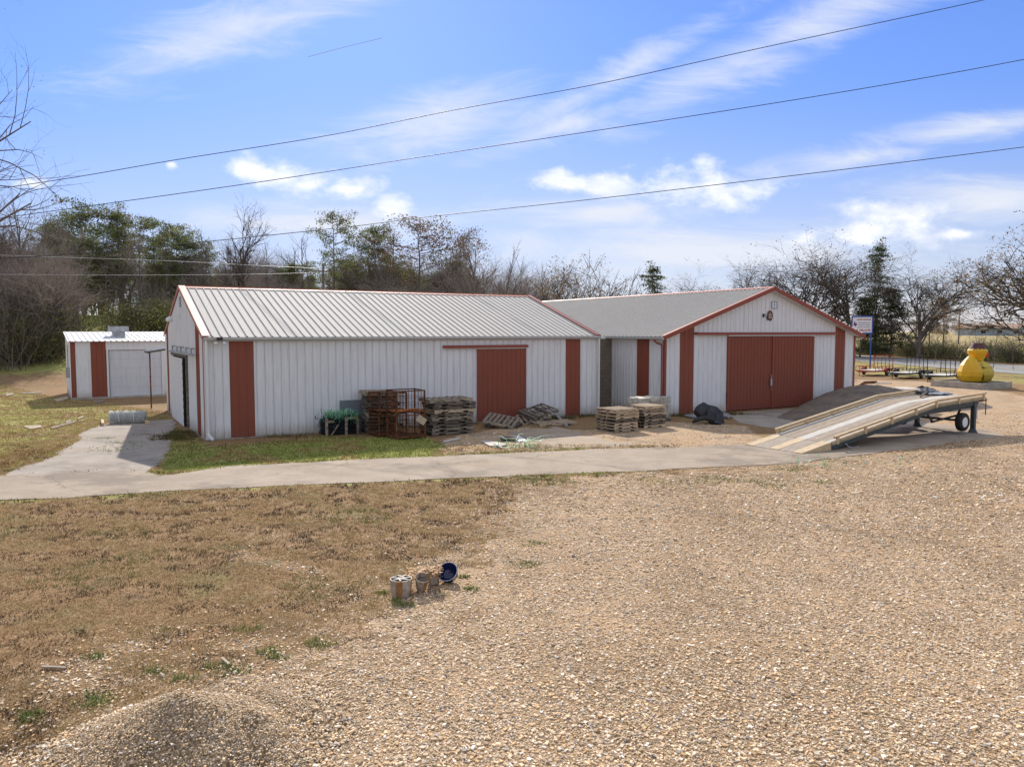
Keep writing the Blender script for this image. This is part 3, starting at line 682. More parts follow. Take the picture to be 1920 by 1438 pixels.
for a0, a1, z0, z1 in ((7.12,7.16,5.16,5.55),(7.50,7.54,5.16,5.55),(7.16,7.5,5.16,5.2),(7.16,7.5,5.51,5.55),(7.32,7.335,5.2,5.51),(7.16,7.5,5.35,5.362)): mb.bx(a0,a1,-.05,-.012,z0,z1)
wf = mb.build('window', M['galv'], B); 
gm_, gN, gb = newmat('window_glass', .05, 0, .8); gb.inputs['Base Color'].default_value = (.62,.68,.74,1)
mb = MB(); mb.bx(7.16, 7.5, -.025, -.014, 5.2, 5.51); mb.build('pane', gm_, wf)
# round wall plaque with a star-like relief
mb = MB(); n = 20
ring = [(7.0+.17*math.cos(2*math.pi*i/n), 4.80+.25*math.sin(2*math.pi*i/n)) for i in range(n)]
mb.tube([(x,-.05,z) for x, z in ring+[ring[0]]], .028, 6); pq = mb.build('wall_plaque', M['rust'], B)
mb = MB(); o = [(7.0+.155*math.cos(2*math.pi*i/n), 4.80+.235*math.sin(2*math.pi*i/n)) for i in range(n)]
mb.add([(x,-.03,z) for x, z in o], [tuple(range(n))]); mb.build('backing', simple('plaque_brown', (.22,.09,.07), (.12,.05,.05), 9), pq)
mb = MB()
for s in (-1, 1): mb.bar((7.0+s*.13,-.05,4.62),(7.0-s*.02,-.05,4.98),.03,.03,up=(0,1,0)); mb.bar((7.0+s*.02,-.055,4.66),(7.0+s*.13,-.055,4.93),.025,.025,up=(0,1,0))
mb.build('relief', M['pale'], pq)
mb = MB(); mb.bx(6.5,6.58,-.07,-.012,4.72,4.9); mb.tube([(6.54,-.05,4.88),(6.5,-.2,4.86),(6.42,-.32,4.7),(6.48,-.36,4.55)], .018, 6)
ld = mb.build('security_light', M['blacksteel'], B); mb = MB(); mb.lathe([(.02,.06),(.09,.0),(.085,-.03)], (6.5,-.38,4.5), 12); mb.build('lamp_shade', M['whitetrim'], ld)
# string of globe bulbs over the right rake
sl_ = thing('string_light', 'string of small white globe bulbs along the right rake of the gabled roof', 'string lights', lb(0,0), YAW)
bulbm = flat('white_globe', (.85,.84,.8), .25); cb_ = MB(); cp = []
for i in range(19):
    a = 9.2+i*.272; z = HEB+slb*(WB+OV-a)+.10; cp.append((a,-OV+.08,z-.03))
    mb = MB(); mb.lathe([(.0,-.045),(.032,-.032),(.045,0),(.032,.032),(0.005,.045)], (a,-OV+.06,z+.02), 10, cap=False); mb.build('bulb', bulbm, sl_, smooth=True)
cb_.tube(cp, .008, 4); cb_.build('cord', M['wire'], sl_)
# grey block wall closing the gap between the two barns
bw = thing('block_wall', 'unpainted cinder-block wall closing the gap between the two barns', 'wall', lb(-2.6, 4.02), YAW)
mb = MB(); mb.bx(0, 2.56, 0, .2, 0, 3.62); mb.build('blocks', M['block'], bw)
mb = MB(); mb.bx(0, 2.4, -.05, .3, 3.62, 3.72); mb.build('top_plate', M['whitetrim'], bw)

# ---- small garage shed far left
OC = Vector((-25.72, 44.77, 0)); YC = .56
C = thing('garage_shed', 'small flat-roofed metal garage shed with a white overhead door and red stripes', 'shed', OC, YC)
LC, WC = 7.6, 6.2; zc = lambda b: 3.40+.085*b
mb = MB()
for a0, a1 in ((.26, 1.04), (4.95, LC)): wall_a(mb, a0, a1, 0, .12, 3.40, rw=.02, rh=.012)
corr(mb, 1.84, 4.95, lambda a: (a, 0, 2.93), lambda a: (a, 0, 3.40), (0,-1,0), rw=.02, rh=.012)
wall_b(mb, 0, WC, 0, .12, zc); wall_b(mb, 0, WC, LC, .12, zc, out=1); wall_a(mb, 0, LC, WC, .12, zc(WC), out=1); mb.build('wall', M['white'], C)
mb = MB(); wall_a(mb, 0, .26, -.006, .1, 3.40, rw=.02, rh=.012); mb.build('red_stripe', M['red'], C)
mb = MB(); wall_a(mb, 1.04, 1.84, -.006, .1, 3.40, rw=.02, rh=.012, phase=1.04); mb.build('red_stripe', M['red'], C)
mb = MB(); corr(mb, -.12, LC+.12, lambda a: (a, -.2, zc(-.2)+.03), lambda a: (a, WC+.15, zc(WC+.15)+.03), (0,0,1), rw=.05, rh=.035); mb.build('roof', paint('white_roof', (.62,.61,.585), (.48,.46,.42), rough=.5, streak=.3), C)
mb = MB()
for i in range(5): mb.bx(1.98, 4.85, .04+(i%2)*.002, .07, .10+i*.565, .10+i*.565+.560)
gd = mb.build('garage_door', paint('grey_white_door', (.60,.61,.63), (.40,.41,.43), streak=.5), C)
mb = MB(); mb.bx(1.965, 2.0, -.005, .06, .08, 2.92); mb.bx(1.965, 4.87, -.004, .06, 2.885, 2.92); mb.build('shadow_gap', M['dark'], gd)
mb = MB(); mb.bx(1.98, 4.85, .08, .12, .05, 2.93); mb.build('seal', M['dark'], gd)
mb = MB(); mb.bx(1.86, 1.97, -.03, .1, .08, 2.93); mb.bx(4.86, 4.97, -.03, .1, .08, 2.93); mb.bx(1.84, 4.98, -.035, .04, 2.90, 2.97); mb.build('door_frame', M['whitetrim'], C)
mb = MB(); mb.bx(-.02, LC, -.04, WC, -.1, .12); mb.build('foundation', M['concrete'], C)
mb = MB(); mb.bx(-.22, -.01, 1.0, 1.45, 1.25, 1.85); mb.tube([(-.1,1.2,1.85),(-.1,1.2,3.2)], .03, 6); mb.build('electric_box', M['galv'], C)
mb = MB(); mb.bx(2.45, 3.15, 2.6, 3.3, 3.6, 3.98); mb.bx(2.25, 3.35, 2.45, 3.45, 3.98, 4.32); mb.build('roof_vent', M['galv'], C)

# ------------------------------------------------------------------ pallets
def pallet_proto(variant, mat):
    t = thing('pallet', 'x', 'pallet'); r = random.Random(variant)
    w, d = 1.2, 1.05; nb = (7, 8, 6)[variant % 3]; mb = MB()
    for i in range(nb):
        if r.random() < .06: continue
        x = -w/2+.05+(w-.10)*i/(nb-1)+r.uniform(-.01, .01); bw_ = r.choice((.085,.1,.12)); dz = r.uniform(-.002,.003); e0, e1 = r.uniform(0,.02), r.uniform(0,.02)
        if variant == 2 and i == 3: e1 = .45
        mb.bar((x+r.uniform(-.01,.01), -d/2+e0, .122+dz), (x, d/2-e1, .122+dz), bw_, .018)
    mb.build('top_deck', mat, t)
    for k, y in enumerate((-d/2+.02, 0, d/2-.02)):
        mb = MB(); mb.bx(-w/2, -w/2+.2, y-.019, y+.019, .022, .112); mb.bx(-.2, .2, y-.019, y+.019, .022, .112); mb.bx(w/2-.2, w/2, y-.019, y+.019, .022, .112); mb.bx(-w/2, w/2, y-.0185, y+.0185, .075, .1115)
        mb.build('stringer', mat, t)
    mb = MB()
    for x in (-w/2+.06, -.25, .22, w/2-.06):
        if r.random() < .1: continue
        mb.bar((x, -d/2, .011), (x+r.uniform(-.02,.02), d/2, .011), .1, .018)
    mb.build('bottom_deck', mat, t)
    return t
PR = [pallet_proto(0, M['pallet']), pallet_proto(1, M['freshwood']), pallet_proto(2, M['oldwood']), pallet_proto(3, M['oldwood']), pallet_proto(4, M['freshwood'])]
used = set()
def put_pallet(k, loc, rot, label, group, scale=None):
    if k not in used:
        used.add(k); t = PR[k]; t.location = loc; t.rotation_euler = rot; t['label'] = label; t['group'] = group
        if scale: t.scale = scale
        return t
    return dup(PR[k], loc, rot, label, group, scale)
ordn = ['bottom','second','third','fourth','fifth','sixth','seventh','eighth','ninth','tenth','eleventh','twelfth']
rp = random.Random(11)
def stack(cx, cy, rz, n, where, kinds, jit=.03, rj=.03, scale=None, pitch=.132, desc='weathered', tilt=0, skip=()):
    z = .0
    for i in range(n):
        o = ordn[i] if i < n-1 else 'topmost'
        lab = f'{desc} wooden pallet, {o} {"from the ground " if 0 < i < n-1 else ""}in the {where}'
        j = jit if i else 0
        fl = math.pi if (rp.random() < .5) else 0
        put_pallet(kinds[i % len(kinds)], (cx+rp.uniform(-j,j), cy+rp.uniform(-j,j), z), (rp.uniform(-tilt,tilt), rp.uniform(-tilt,tilt), rz+rp.uniform(-rj,rj)+fl), lab, 'wooden pallets stacked by the barns', scale)
        z += pitch+tilt*.25
c = la(6.35, -1.0); stack(c.x, c.y, YAW+math.pi/2-.15, 12, 'tall dark stack behind the cages', (2,3,2,3,2,0), .13, .16, (1.12,1.15,1), .135, 'old grey', .012)
c = Vector((-3.05, 29.15, 0))+U*.92+V*.62; stack(c.x, c.y, YAW, 10, 'wide stack left of the red door', (3,0,3,2,0,3,1,2), .09, .06, (1.5,1.1,1.05), .138, 'weathered', .012)
stack(4.25, 30.95, R(34), 7, 'front stack at the right', (0,1,4,2,1,4,4), .03, .03, (1.02,1.12,1), .13, 'brown')
stack(5.62, 32.25, R(34), 7, 'stack under the white crate', (1,2,0,3,4,0,1), .035, .03, (1.0,1.1,1), .13, 'pale topped')
for k, loc, rot, lab in ((3, (-.35,32.15,0), (0,0,R(-14)), 'grey pallet lying flat under a tilted one by the red door'),
                         (0, (-.45,32.0,.22), (R(11),R(9),R(-12)), 'weathered pallet propped at a tilt by the foot of the red door'),
                         (2, (1.05,33.75,.0), (0,0,R(20)), 'dark pallet at the bottom of the slumped heap right of the red door'),
                         (0, (.95,33.6,.2), (R(14),R(-16),R(10)), 'tilted pallet in the middle of the slumped heap right of the red door'),
                         (3, (1.15,33.7,.42), (R(10),R(-12),R(34)), 'dark pallet on top of the slumped heap right of the red door'),
                         (1, (1.75,32.9,.0), (0,0,R(24)), 'thin pallet lying at the front of the slumped heap')):
    put_pallet(k, loc, rot, lab, 'wooden pallets stacked by the barns')

# ------------------------------------------------------------------ rusty wire cages
def cage(loc, rz, label, h=.88, orange=False, w=1.12, d=.95):
    t = thing('metal_cage', label, 'cage', loc, rz, 'rusty wire cages by the long barn')
    mb = MB()
    for x in (0, w):
        for y in (0, d): mb.bx(x-.025, x+.025, y-.025, y+.025, 0, h)
    for z in (.1, h-.02):
        for y in (0, d): mb.bx(0, w, y-.018, y+.018, z-.02, z+.02)
        for x in (0, w): mb.bx(x-.0175, x+.0175, 0, d, z-.0195, z+.0195)
    mb.build('frame', M['rust'], t)
    def face(name, p, e, n):
        mb = MB(); p, e = Vector(p), Vector(e)
        for i in range(1, n):
            q = p+e*i/n; mb.tube([q+Vector((0,0,.1)), q+Vector((0,0,h-.02))], .007, 4, False)
        for z in (.36, .62): mb.tube([p+Vector((0,0,z)), p+e+Vector((0,0,z))], .007, 4, False)
        mb.build(name, M['rust'], t)
    face('wire_side', (0,0,0), (w,0,0), 9); face('wire_side', (0,d,0), (w,0,0), 9); face('wire_side', (0,0,0), (0,d,0), 7); face('wire_side', (w,0,0), (0,d,0), 7)
    mb = MB(); mb.bx(.02, w-.02, .02, d-.02, .10, .115)
    if orange: mb.bar((.05,.1,.14),(w-.1,.5,.17),.35,.015)
    mb.build('floor', orangerust if orange else M['rust'], t)
    return t
orangerust = simple('orange_rust', (.50,.17,.035), (.30,.09,.025), 6, .9)
c0 = Vector((-4.23, 28.0, 0))
cage(c0, YAW, 'rusty wire cage at the front, lower one of two stacked', .93)
cage(c0+Vector((0,0,.93)), YAW, 'rusty wire cage with an orange floor, upper one of the front pair', .9, True)
c1 = c0+V*1.05-U*.28
cage(c1, YAW+.04, 'dark rusty cage behind, lower one of the rear pair', .9)
cage(c1+Vector((.02,0,.9)), YAW+.07, 'dark rusty cage behind, upper one of the rear pair', .78)
mb = MB(); mb.bar((0,0,0),(.36,0,-.10),.02,.26); cd_ = mb.build('cardboard', M['card']); cd_.location = c0+U*.82-V*.03+Vector((0,0,.82)); cd_.rotation_euler = (0, .35, YAW)
tag(cd_, 'torn piece of cardboard hanging on the front rusty cage', 'cardboard')

# ------------------------------------------------------------------ crate of green strapping
t = thing('wooden_crate', 'broken wooden crate frame holding a heap of green strapping by the white wall', 'crate', la(4.15,-1.0), YAW)
for x in (0.05, .82, 1.28):
    mb = MB(); mb.bx(x-.05, x+.05, -.02, .02, 0, .68); mb.build('post', M['pallet'], t)
mb = MB(); mb.bx(0,.35,-.025,.0,.5,.6); mb.bx(.8,1.33,-.02,.02,.6,.68); mb.build('rail', M['pallet'], t)
mb = MB(); mb.bar((.2,-.04,.0),(.5,-.02,.42),.03,.09,up=(0,1,0)); mb.build('brace', M['pallet'], t)
mb = MB(); mb.bx(0,1.3,.72,.76,0,.6); mb.build('back_panel', M['oldwood'], t)
def ribbons(name, n, box_, mat, w=.03, rad=(.08,.3), seed=1, parent=None):
    r = random.Random(seed); mb = MB()
    for i in range(n):
        cx, cy, cz = r.uniform(*box_[0]), r.uniform(*box_[1]), r.uniform(*box_[2]); R0 = r.uniform(*rad); ax = Vector((r.gauss(0,1), r.gauss(0,1), r.gauss(0,1.2))).normalized()
        a = ax.cross(Vector((0,0,1))); a = a.normalized() if a.length > .1 else Vector((1,0,0)); b_ = ax.cross(a); t0 = r.uniform(0,6.3); L = r.uniform(2,5); pts = []
        for k in range(9):
            th = t0+L*k/8; p = Vector((cx,cy,cz))+(a*math.cos(th)+b_*math.sin(th))*R0*(1+.25*math.sin(th*2.3)); p.z = max(p.z, .01); pts.append(p)
        for k in range(8):
            d = pts[k+1]-pts[k]; s_ = d.cross(Vector((0,0,1))); s_ = s_.normalized()*w/2 if s_.length > 1e-5 else Vector((w/2,0,0)); o = len(mb.v)
            mb.v += [tuple(pts[k]-s_), tuple(pts[k]+s_), tuple(pts[k+1]+s_), tuple(pts[k+1]-s_)]; mb.f.append((o,o+1,o+2,o+3))
    return mb.build(name, mat, parent)
st_ = thing('strapping_heap', 'tangled heap of green and black plastic strapping in the broken crate', 'strapping', la(4.15,-1.0), YAW)
ribbons('green_straps', 200, ((0,1.3),(0,.6),(.5,.9)), M['green'], .022, (.08,.24), 3, st_)
ribbons('pale_straps', 90, ((.15,1.05),(-.02,.4),(.62,.93)), simple('pale_green', (.42,.66,.5), (.3,.5,.36), 5), .022, (.06,.16), 4, st_)
ribbons('dark_straps', 260, ((0,1.25),(.04,.6),(.1,.68)), simple('dark_strap', (.02,.03,.035), (.03,.06,.12), 5), .035, (.08,.24), 5, st_)
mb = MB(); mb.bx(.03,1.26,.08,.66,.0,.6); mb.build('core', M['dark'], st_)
mb = MB(); mb.bx(0, .95, -.05, -.035, .02, 1.25); ms = mb.build('metal_sheet', simple('grey_sheet', (.20,.22,.25), (.17,.19,.21), 2, .6)); ms.location = la(5.03,0); ms.rotation_euler = (0,0,YAW)
tag(ms, 'grey metal sheet standing against the white wall between crate and pallets', 'metal sheet')

# ------------------------------------------------------------------ white-wrapped wire crate
t = thing('wire_container', 'white-wrapped goods in a wire cage behind the right pallet stacks', 'container', (6.15,34.35,0), R(30))
r = random.Random(5); mb = MB(); bm = bmesh.new(); bmesh.ops.create_cube(bm, size=1); bmesh.ops.subdivide_edges(bm, edges=bm.edges, cuts=9, use_grid_fill=True)
for v_ in bm.verts: v_.co = Vector((v_.co.x*1.5, v_.co.y*1.0, v_.co.z*.9+.6))+mnoise.noise_vector(v_.co*5)*.07
me = bpy.data.meshes.new('wrapping'); bm.to_mesh(me); bm.free(); me.materials.append(simple('dirty_white_wrap', (.60,.56,.46), (.45,.41,.32), 5, .6, c3=(.3,.27,.2))); o = bpy.data.objects.new('wrapping', me); COL.objects.link(o); o.parent = t
mb = MB()
for i in range(9):
    x = -.78+1.56*i/8; mb.tube([(x,-.54,.1),(x,-.54,1.08)], .008, 4)
for i in range(7):
    y = -.54+1.08*i/6; mb.tube([(.8,y,.1),(.8,y,1.08)], .008, 4)
for k in range(6):
    z = .12+.19*k; mb.tube([(-.79,-.545,z),(.805,-.545,z),(.805,.54,z)], .008, 4)
mb.build('wire_mesh', M['galv'], t)
mb = MB(); mb.bx(-.8,.82,-.56,.56,0,.12); mb.build('base', M['oldwood'], t)

# ------------------------------------------------------------------ black plastic heap, pipes and scraps
t = thing('black_drainpipe_heap', 'heap of folded black plastic pipe on the ground left of the big red doors', 'plastic pipe', (8.45,33.2,0), R(20))
mb = MB(); mb.lathe([(.02,.22),(.2,.2),(.36,.12),(.42,0),(.36,-.12),(.2,-.2),(.02,-.22)], (0,0,0), 16); mb.xf(Matrix.Translation((.25,-.1,.34)) @ Matrix.Rotation(1.25,4,'X') @ Matrix.Rotation(.4,4,'Y')); mb.build('drum', M['poly'], t, auto=40)
mb = MB(); mb.lathe([(.04,.3),(.26,.28),(.3,.1),(.32,-.1),(.26,-.28),(.04,-.3)], (0,0,0), 14); mb.xf(Matrix.Translation((-.12,.15,.55)) @ Matrix.Rotation(.9,4,'Y')); mb.build('drum', M['poly'], t, auto=40)
mb = MB(); mb.tube([(-.75,-.05,.1),(-.5,-.1,.22),(-.2,-.15,.3),(.1,-.3,.2),(.5,-.35,.15),(.62,-.1,.4),(.5,.1,.6),(.1,.2,.72),(-.3,.1,.5)], [.05,.09,.13,.12,.14,.16,.14,.12,.08], 10); mb.build('pipe', M['poly'], t, smooth=True)
mb = MB(); mb.add([(.3,-.3,.5),(.66,-.2,.55),(.62,-.45,.0),(.38,-.6,.02),(.05,-.5,.1),(.36,-.32,.42),(.64,-.22,.47),(.6,-.42,.0)], [(0,1,2,3),(0,3,4),(1,6,7,2),(0,5,6,1)]); mb.build('torn_flap', M['poly'], t)
def scrap(name, pts, z, mat, label, cat, th=.015):
    mb = MB(); P = [gr(a, b) for a, b in pts]; c = sum(P, Vector())/len(P)
    mb.prism([(p.x-c.x, p.y-c.y) for p in P], 0, th); o = mb.build(name, mat); o.location = (c.x, c.y, z); return tag(o, label, cat)
scrap('metal_channel', ((1282,782),(1296,778),(1318,781),(1304,786)), .04, M['galv'], 'short grey metal channel on the ground left of the black plastic heap', 'metal channel', .06)
scrap('folded_sheet_metal', ((1345,780),(1352,776),(1372,783),(1366,787)), .05, M['galv'], 'pale folded metal panel on the ground beside the big red doors', 'metal panel', .08)
mb = MB(); p, q = gr(1039,779), gr(1062,801); mb.bar(p+Vector((0,0,.10)), q+Vector((0,0,.07)), .12, .10); mb.bar(p.lerp(q,.28)+Vector((-.04,.0,.10)), p.lerp(q,.28)+Vector((.25,.12,.1)), .11, .09); o = mb.build('gutter_pipe', M['galv'])
tag(o, 'grey square downspout section with an elbow lying in the weeds', 'downspout')
scrap('white_board', ((902,829),(921,829),(934,831),(952,836),(938,838),(918,838)), .03, M['pale'], 'pale angular board on the sand left of the green strap', 'board', .02)
scrap('white_foam_sheet', ((934,820),(950,821),(973,820),(990,829),(972,830),(955,825)), .03, flat('foam', (.75,.73,.7), .9), 'torn white foam sheet on the sand behind the dark plank', 'foam sheet', .03)
scrap('plank', ((938,827),(941,823),(972,825),(970,829)), .06, M['oldwood'], 'short dark plank lying across the white foam sheet', 'plank', .06)
scrap('wood_stick', ((831,829),(862,823),(863,825),(832,831)), .02, M['pale'], 'thin pale stick lying in front of the wide pallet stack', 'stick', .04)
scrap('wood_strip', ((925,835),(929,834),(943,842),(940,843)), .05, M['pale'], 'small pale wood strip under the angular board', 'stick', .03)
c = gr(993, 838); o = ribbons('green_strap', 26, ((-.9,.9),(-.5,.5),(.02,.04)), M['green'], .022, (.2,.6), 12); o.location = c; tag(o, 'loose loops of bright green strap spread on the concrete', 'strap')
c = gr(1600, 873); o = ribbons('green_strap', 12, ((-1.6,1.6),(-.3,.3),(.02,.04)), M['green'], .02, (.2,.5), 13); o.location = c; tag(o, 'faint green strap scattered on the gravel in front of the ramp trailer', 'strap')
# black bench against the right panel
t = thing('bench', 'low black metal bench by the white wall right of the big doors', 'bench', lb(10.75,-.75), YAW-.03)
mb = MB(); mb.bx(0,2.0,0,.42,.41,.45); mb.build('seat', M['blacksteel'], t)
for x in (.06, .95, 1.94):
    mb = MB(); mb.bx(x-.02,x+.02,.02,.06,0,.41); mb.bx(x-.02,x+.02,.36,.4,0,.41); mb.bx(x-.018,x+.018,.04,.38,.36,.40); mb.build('leg', M['blacksteel'], t)

# ------------------------------------------------------------------ wire roll, blocks and boards at the left
t = thing('wire_roll', 'long roll of silvery wire fencing tied in two places on the concrete pad', 'wire roll', (-16.75,33.35,.0), R(10))
mb = MB(); r = random.Random(3)
for k in range(34):
    x = -.72+1.44*k/33; rr_ = .26+.03*math.sin(k*.9)-(.05 if abs(abs(x)-.3) < .05 else 0)
    mb.tube([(x+.03*math.sin(th*3), rr_*math.cos(th), .27+rr_*math.sin(th)) for th in [2*math.pi*j/14 for j in range(15)]], .011, 4, False)
for k in range(26):
    th = 2*math.pi*k/26; mb.tube([(-.72+.144*j, (.25+.02*math.sin(j*2+k))*math.cos(th), .27+(.25+.02*math.sin(j*2+k))*math.sin(th)) for j in range(11)], .009, 4, False)
mb.build('mesh', flat('silver_wire', (.62,.64,.62), .4, .2), t)
mb = MB(); mb.tube([(-.68+.34*j, 0, .27) for j in range(5)], [.17,.19,.17,.19,.17], 12); mb.build('inner_coil', simple('coil', (.34,.36,.34), (.22,.24,.22), 9, .6), t)
for x in (-.3, .3):
    mb = MB(); mb.tube([(x, .27*math.cos(th), .27+.27*math.sin(th)) for th in [2*math.pi*j/14 for j in range(15)]], .02, 5, False); mb.build('tie', flat('tie_white', (.75,.75,.75), .5), t)
for a, b_, lab, w_ in (((265,789),(279,797),'short square timber end poking from under the wire roll',.1), ((192,792),(193,799),'small pale wood block on the edge of the concrete pad',.1)):
    mb = MB(); p, q = gr(*a), gr(*b_); mb.bar(p+Vector((0,0,.08)), q+Vector((0,0,.08)), w_, .12); tag(mb.build('wood_block', M['palewood']), lab, 'wood block')
for i, (pts, lab) in enumerate(((((42,800),(76,798),(78,802),(58,806)), 'flat pale board on the grass furthest left'), (((95,802),(142,790),(144,792),(98,805)), 'long thin pale lath on the grass'),
        (((123,791),(132,788),(134,792),(125,795)), 'small square scrap of board above the lath'), (((145,785),(155,781),(157,783),(147,787)), 'short pale stick near the garage shadow'),
        (((10,740),(24,737),(26,740),(12,744)), 'short broken branch piece on the far lawn'), (((40,737),(76,735),(78,738),(42,739)), 'long pale branch on the far lawn'),
        (((100,750),(125,744),(130,748),(108,754)), 'grey plank at the garage corner in shadow'), (((174,753),(195,750),(197,753),(178,757)), 'flat stone slab below the red garage stripe'),
        (((78,1252),(124,1254),(124,1257),(78,1255)), 'thin white stick on the brown lawn'), (((414,1238),(418,1236),(432,1248),(428,1250)), 'grey wooden stake at the gravel edge'))):
    scrap('board', pts, terr(*gr(*pts[0]).xy)+.02, M['pallet'] if i % 3 else M['card'], lab, 'board', .018)

# ------------------------------------------------------------------ broken planters and bowl
t = thing('cracked_planter', 'cracked brown planter with white stripes, leftmost of the planters on the gravel', 'planter', (-1.68,11.42,0), .3)
pw = simple('chipped_pale_glaze', (.42,.37,.31), (.27,.235,.20), 12, .6); pb = simple('brown_glaze', (.36,.19,.075), (.22,.11,.05), 9, .6)
def shell(a0, a1, r0, r1, h, mat, name, par, th=.014, n=8, c=(0,0,0)):
    mb = MB(); o = 0
    for i in range(n+1):
        a = lerp(a0, a1, i/n)
        for rr_, z in ((r0,0),(lerp(r0,r1,.55)*1.05,h*.5),(r1,h),(r1-th,h),(lerp(r0,r1,.55)*1.05-th,h*.5),(r0-th,.01)): mb.v.append((c[0]+rr_*math.cos(a), c[1]+rr_*math.sin(a), c[2]+z))
    for i in range(n):
        for k in range(6): a, b_ = i*6+k, i*6+(k+1)%6; mb.f.append((a, a+6, b_+6, b_))
    return mb.build(name, mat, par, auto=40)
segs = [(0,.9,pw),(.9,1.3,pb),(1.3,2.3,pw),(2.3,2.8,pb),(2.8,4.0,pw),(4.0,4.7,pb),(4.7,5.6,pw),(5.6,6.28,pb)]
for a0, a1, mt in segs: shell(a0, a1, .135, .165, .27, mt, 'shard', t)
mb = MB(); mb.lathe([(.13,.005),(.12,.21)], (0,0,0), 14); mb.build('soil', simple('potting_soil', (.10,.07,.045), (.05,.035,.02), 20), t)
mb = MB()
for k in range(7): a = k*.9; mb.bar((.15*math.cos(a), .15*math.sin(a), .275), (-.08*math.cos(a+.6), .05*math.sin(a*1.7), .27), .022, .012)
mb.build('rim_splinters', pw, t)
t = thing('leaning_planter', 'narrow white and tan broken planter leaning in the middle of the planters', 'planter', (-1.40,11.6,.02), 1.0)
t.rotation_euler = (R(20), R(-16), 1.0)
for a0, a1, mt in segs[:6]: shell(a0, a1, .065, .115, .27, mt, 'shard', t)
mb = MB(); mb.lathe([(.06,.0),(.09,.2)], (0,0,0), 10); mb.build('soil', M['oldwood'], t)
t = thing('grey_planter', 'small grey-white pot full of dry leaves next to the blue bowl', 'planter', (-1.24,11.95,.01), .2); t.rotation_euler = (R(-9), R(-8), .2)
for a0, a1, mt in ((0,1.5,pb),(1.5,3,pw),(3,5.4,pw),(5.4,6.28,pb)): shell(a0, a1, .085, .105, .25, mt, 'shard', t)
mb = MB(); mb.lathe([(.08,.0),(.09,.21)], (0,0,0), 10); mb.build('soil', M['oldwood'], t)
r = random.Random(8); mb = MB()
for i in range(230):
    p = Vector((r.uniform(-.26,.26), r.uniform(-.13,.13), 0)); p.z = .16+.14*r.random()+.10*(p.x+.2); a = r.uniform(0,6.3); d = Vector((math.cos(a), math.sin(a), r.uniform(-.4,.6)))*r.uniform(.035,.075); s_ = d.cross(Vector((0,0,1))).normalized()*r.uniform(.012,.026)
    mb.add([p-d, p-s_, p+d, p+s_], [(0,1,2,3)])
dl = mb.build('dry_leaves', simple('dry_leaf', (.50,.27,.10), (.62,.45,.26), 20)); dl.location = (-1.38,11.76,-.0); tag(dl, 'crisp orange-brown dry leaves spilling over the two smaller planters', 'dry leaves')
t = thing('blue_bowl', 'glossy dark blue bowl planter tipped over, rightmost of the planters', 'bowl', (-1.02,12.05,.15))
t.rotation_euler = (R(38), R(-26), .2)
cob = flat('cobalt_glaze', (.008,.014,.075), .12); cob.node_tree.nodes['Principled BSDF'].inputs['Specular IOR Level'].default_value = .6
mb = MB(); mb.lathe([(.05,-.13),(.10,-.115),(.145,-.06),(.165,.03),(.17,.05),(.155,.05),(.15,.03),(.13,-.05),(.09,-.1),(.02,-.11)], (0,0,0), 28); mb.build('bowl', cob, t, auto=50)
mb = MB(); mb.tube([(.164*math.cos(2*math.pi*k/28), .164*math.sin(2*math.pi*k/28), .052) for k in range(29)], .007, 5, False); mb.build('rim', flat('pale_rim', (.4,.43,.48), .3), t, smooth=True)

# ------------------------------------------------------------------ tilted ramp trailer
AX = R(31); T0 = Vector((9.44, 24.85, 0)); TR = thing('ramp_trailer', 'tilted wooden-decked loading ramp trailer on two dark jacks with raised wheels', 'trailer', T0, AX)
TW = 2.38
def zt(t):  # deck height along the trailer
    ks = [(0,.03),(1.45,.27),(7.55,1.26),(10.85,1.40),(11.0,1.40)]
    for (a, za), (b_, zb_) in zip(ks, ks[1:]):
        if t <= b_: return lerp(za, zb_, (t-a)/(b_-a))
    return ks[-1][1]
ws = [M['palewood'], simple('worn_plank', (.40,.33,.25), (.30,.24,.18), 3, .9, sc3=(1,6,4), c3=(.46,.42,.36)), simple('brown_plank', (.27,.20,.135), (.36,.29,.21), 3, .9, sc3=(1,6,4)), simple('bleached_plank', (.60,.57,.51), (.50,.46,.39), 2, .9, sc3=(1,6,4))]
def strip(mb, t0, t1, y0, y1, dz=0, th=.04):
    o = len(mb.v); seg = [t0]+[k for k in (1.45,7.55) if t0 < k < t1]+[t1]
    for t in seg:
        z = zt(t)+dz; mb.v += [(t,y0,z),(t,y1,z),(t,y1,z-th),(t,y0,z-th)]
    for i in range(len(seg)-1):
        a = o+i*4
        for k in range(4): mb.f.append((a+k, a+4+k, a+4+(k+1)%4, a+(k+1)%4))
    mb.f.append((o,o+1,o+2,o+3)); e_ = o+4*(len(seg)-1); mb.f.append((e_+3,e_+2,e_+1,e_))
cols = [3,1,2,1,1,3,3,2,1,2,1,3]
for k in range(12):
    y0 = .06+k*(TW-.12)/12; mb = MB(); strip(mb, 1.45, 10.85, y0+.003, y0+(TW-.12)/12-.003, 0.002*(k%2)); mb.build('deck_plank', ws[cols[k]], TR)
mb = MB(); strip(mb, 0, 1.44, .38, TW-.38, -.002); mb.build('lip_sheet', ws[1], TR)
for y0, y1 in ((.02,.38),(TW-.38,TW-.02),(TW/2-.22,TW/2+.14)):
    mb = MB(); strip(mb, 0.02, 1.46, y0, y1, .006); mb.build('lip_board', M['palewood'], TR)
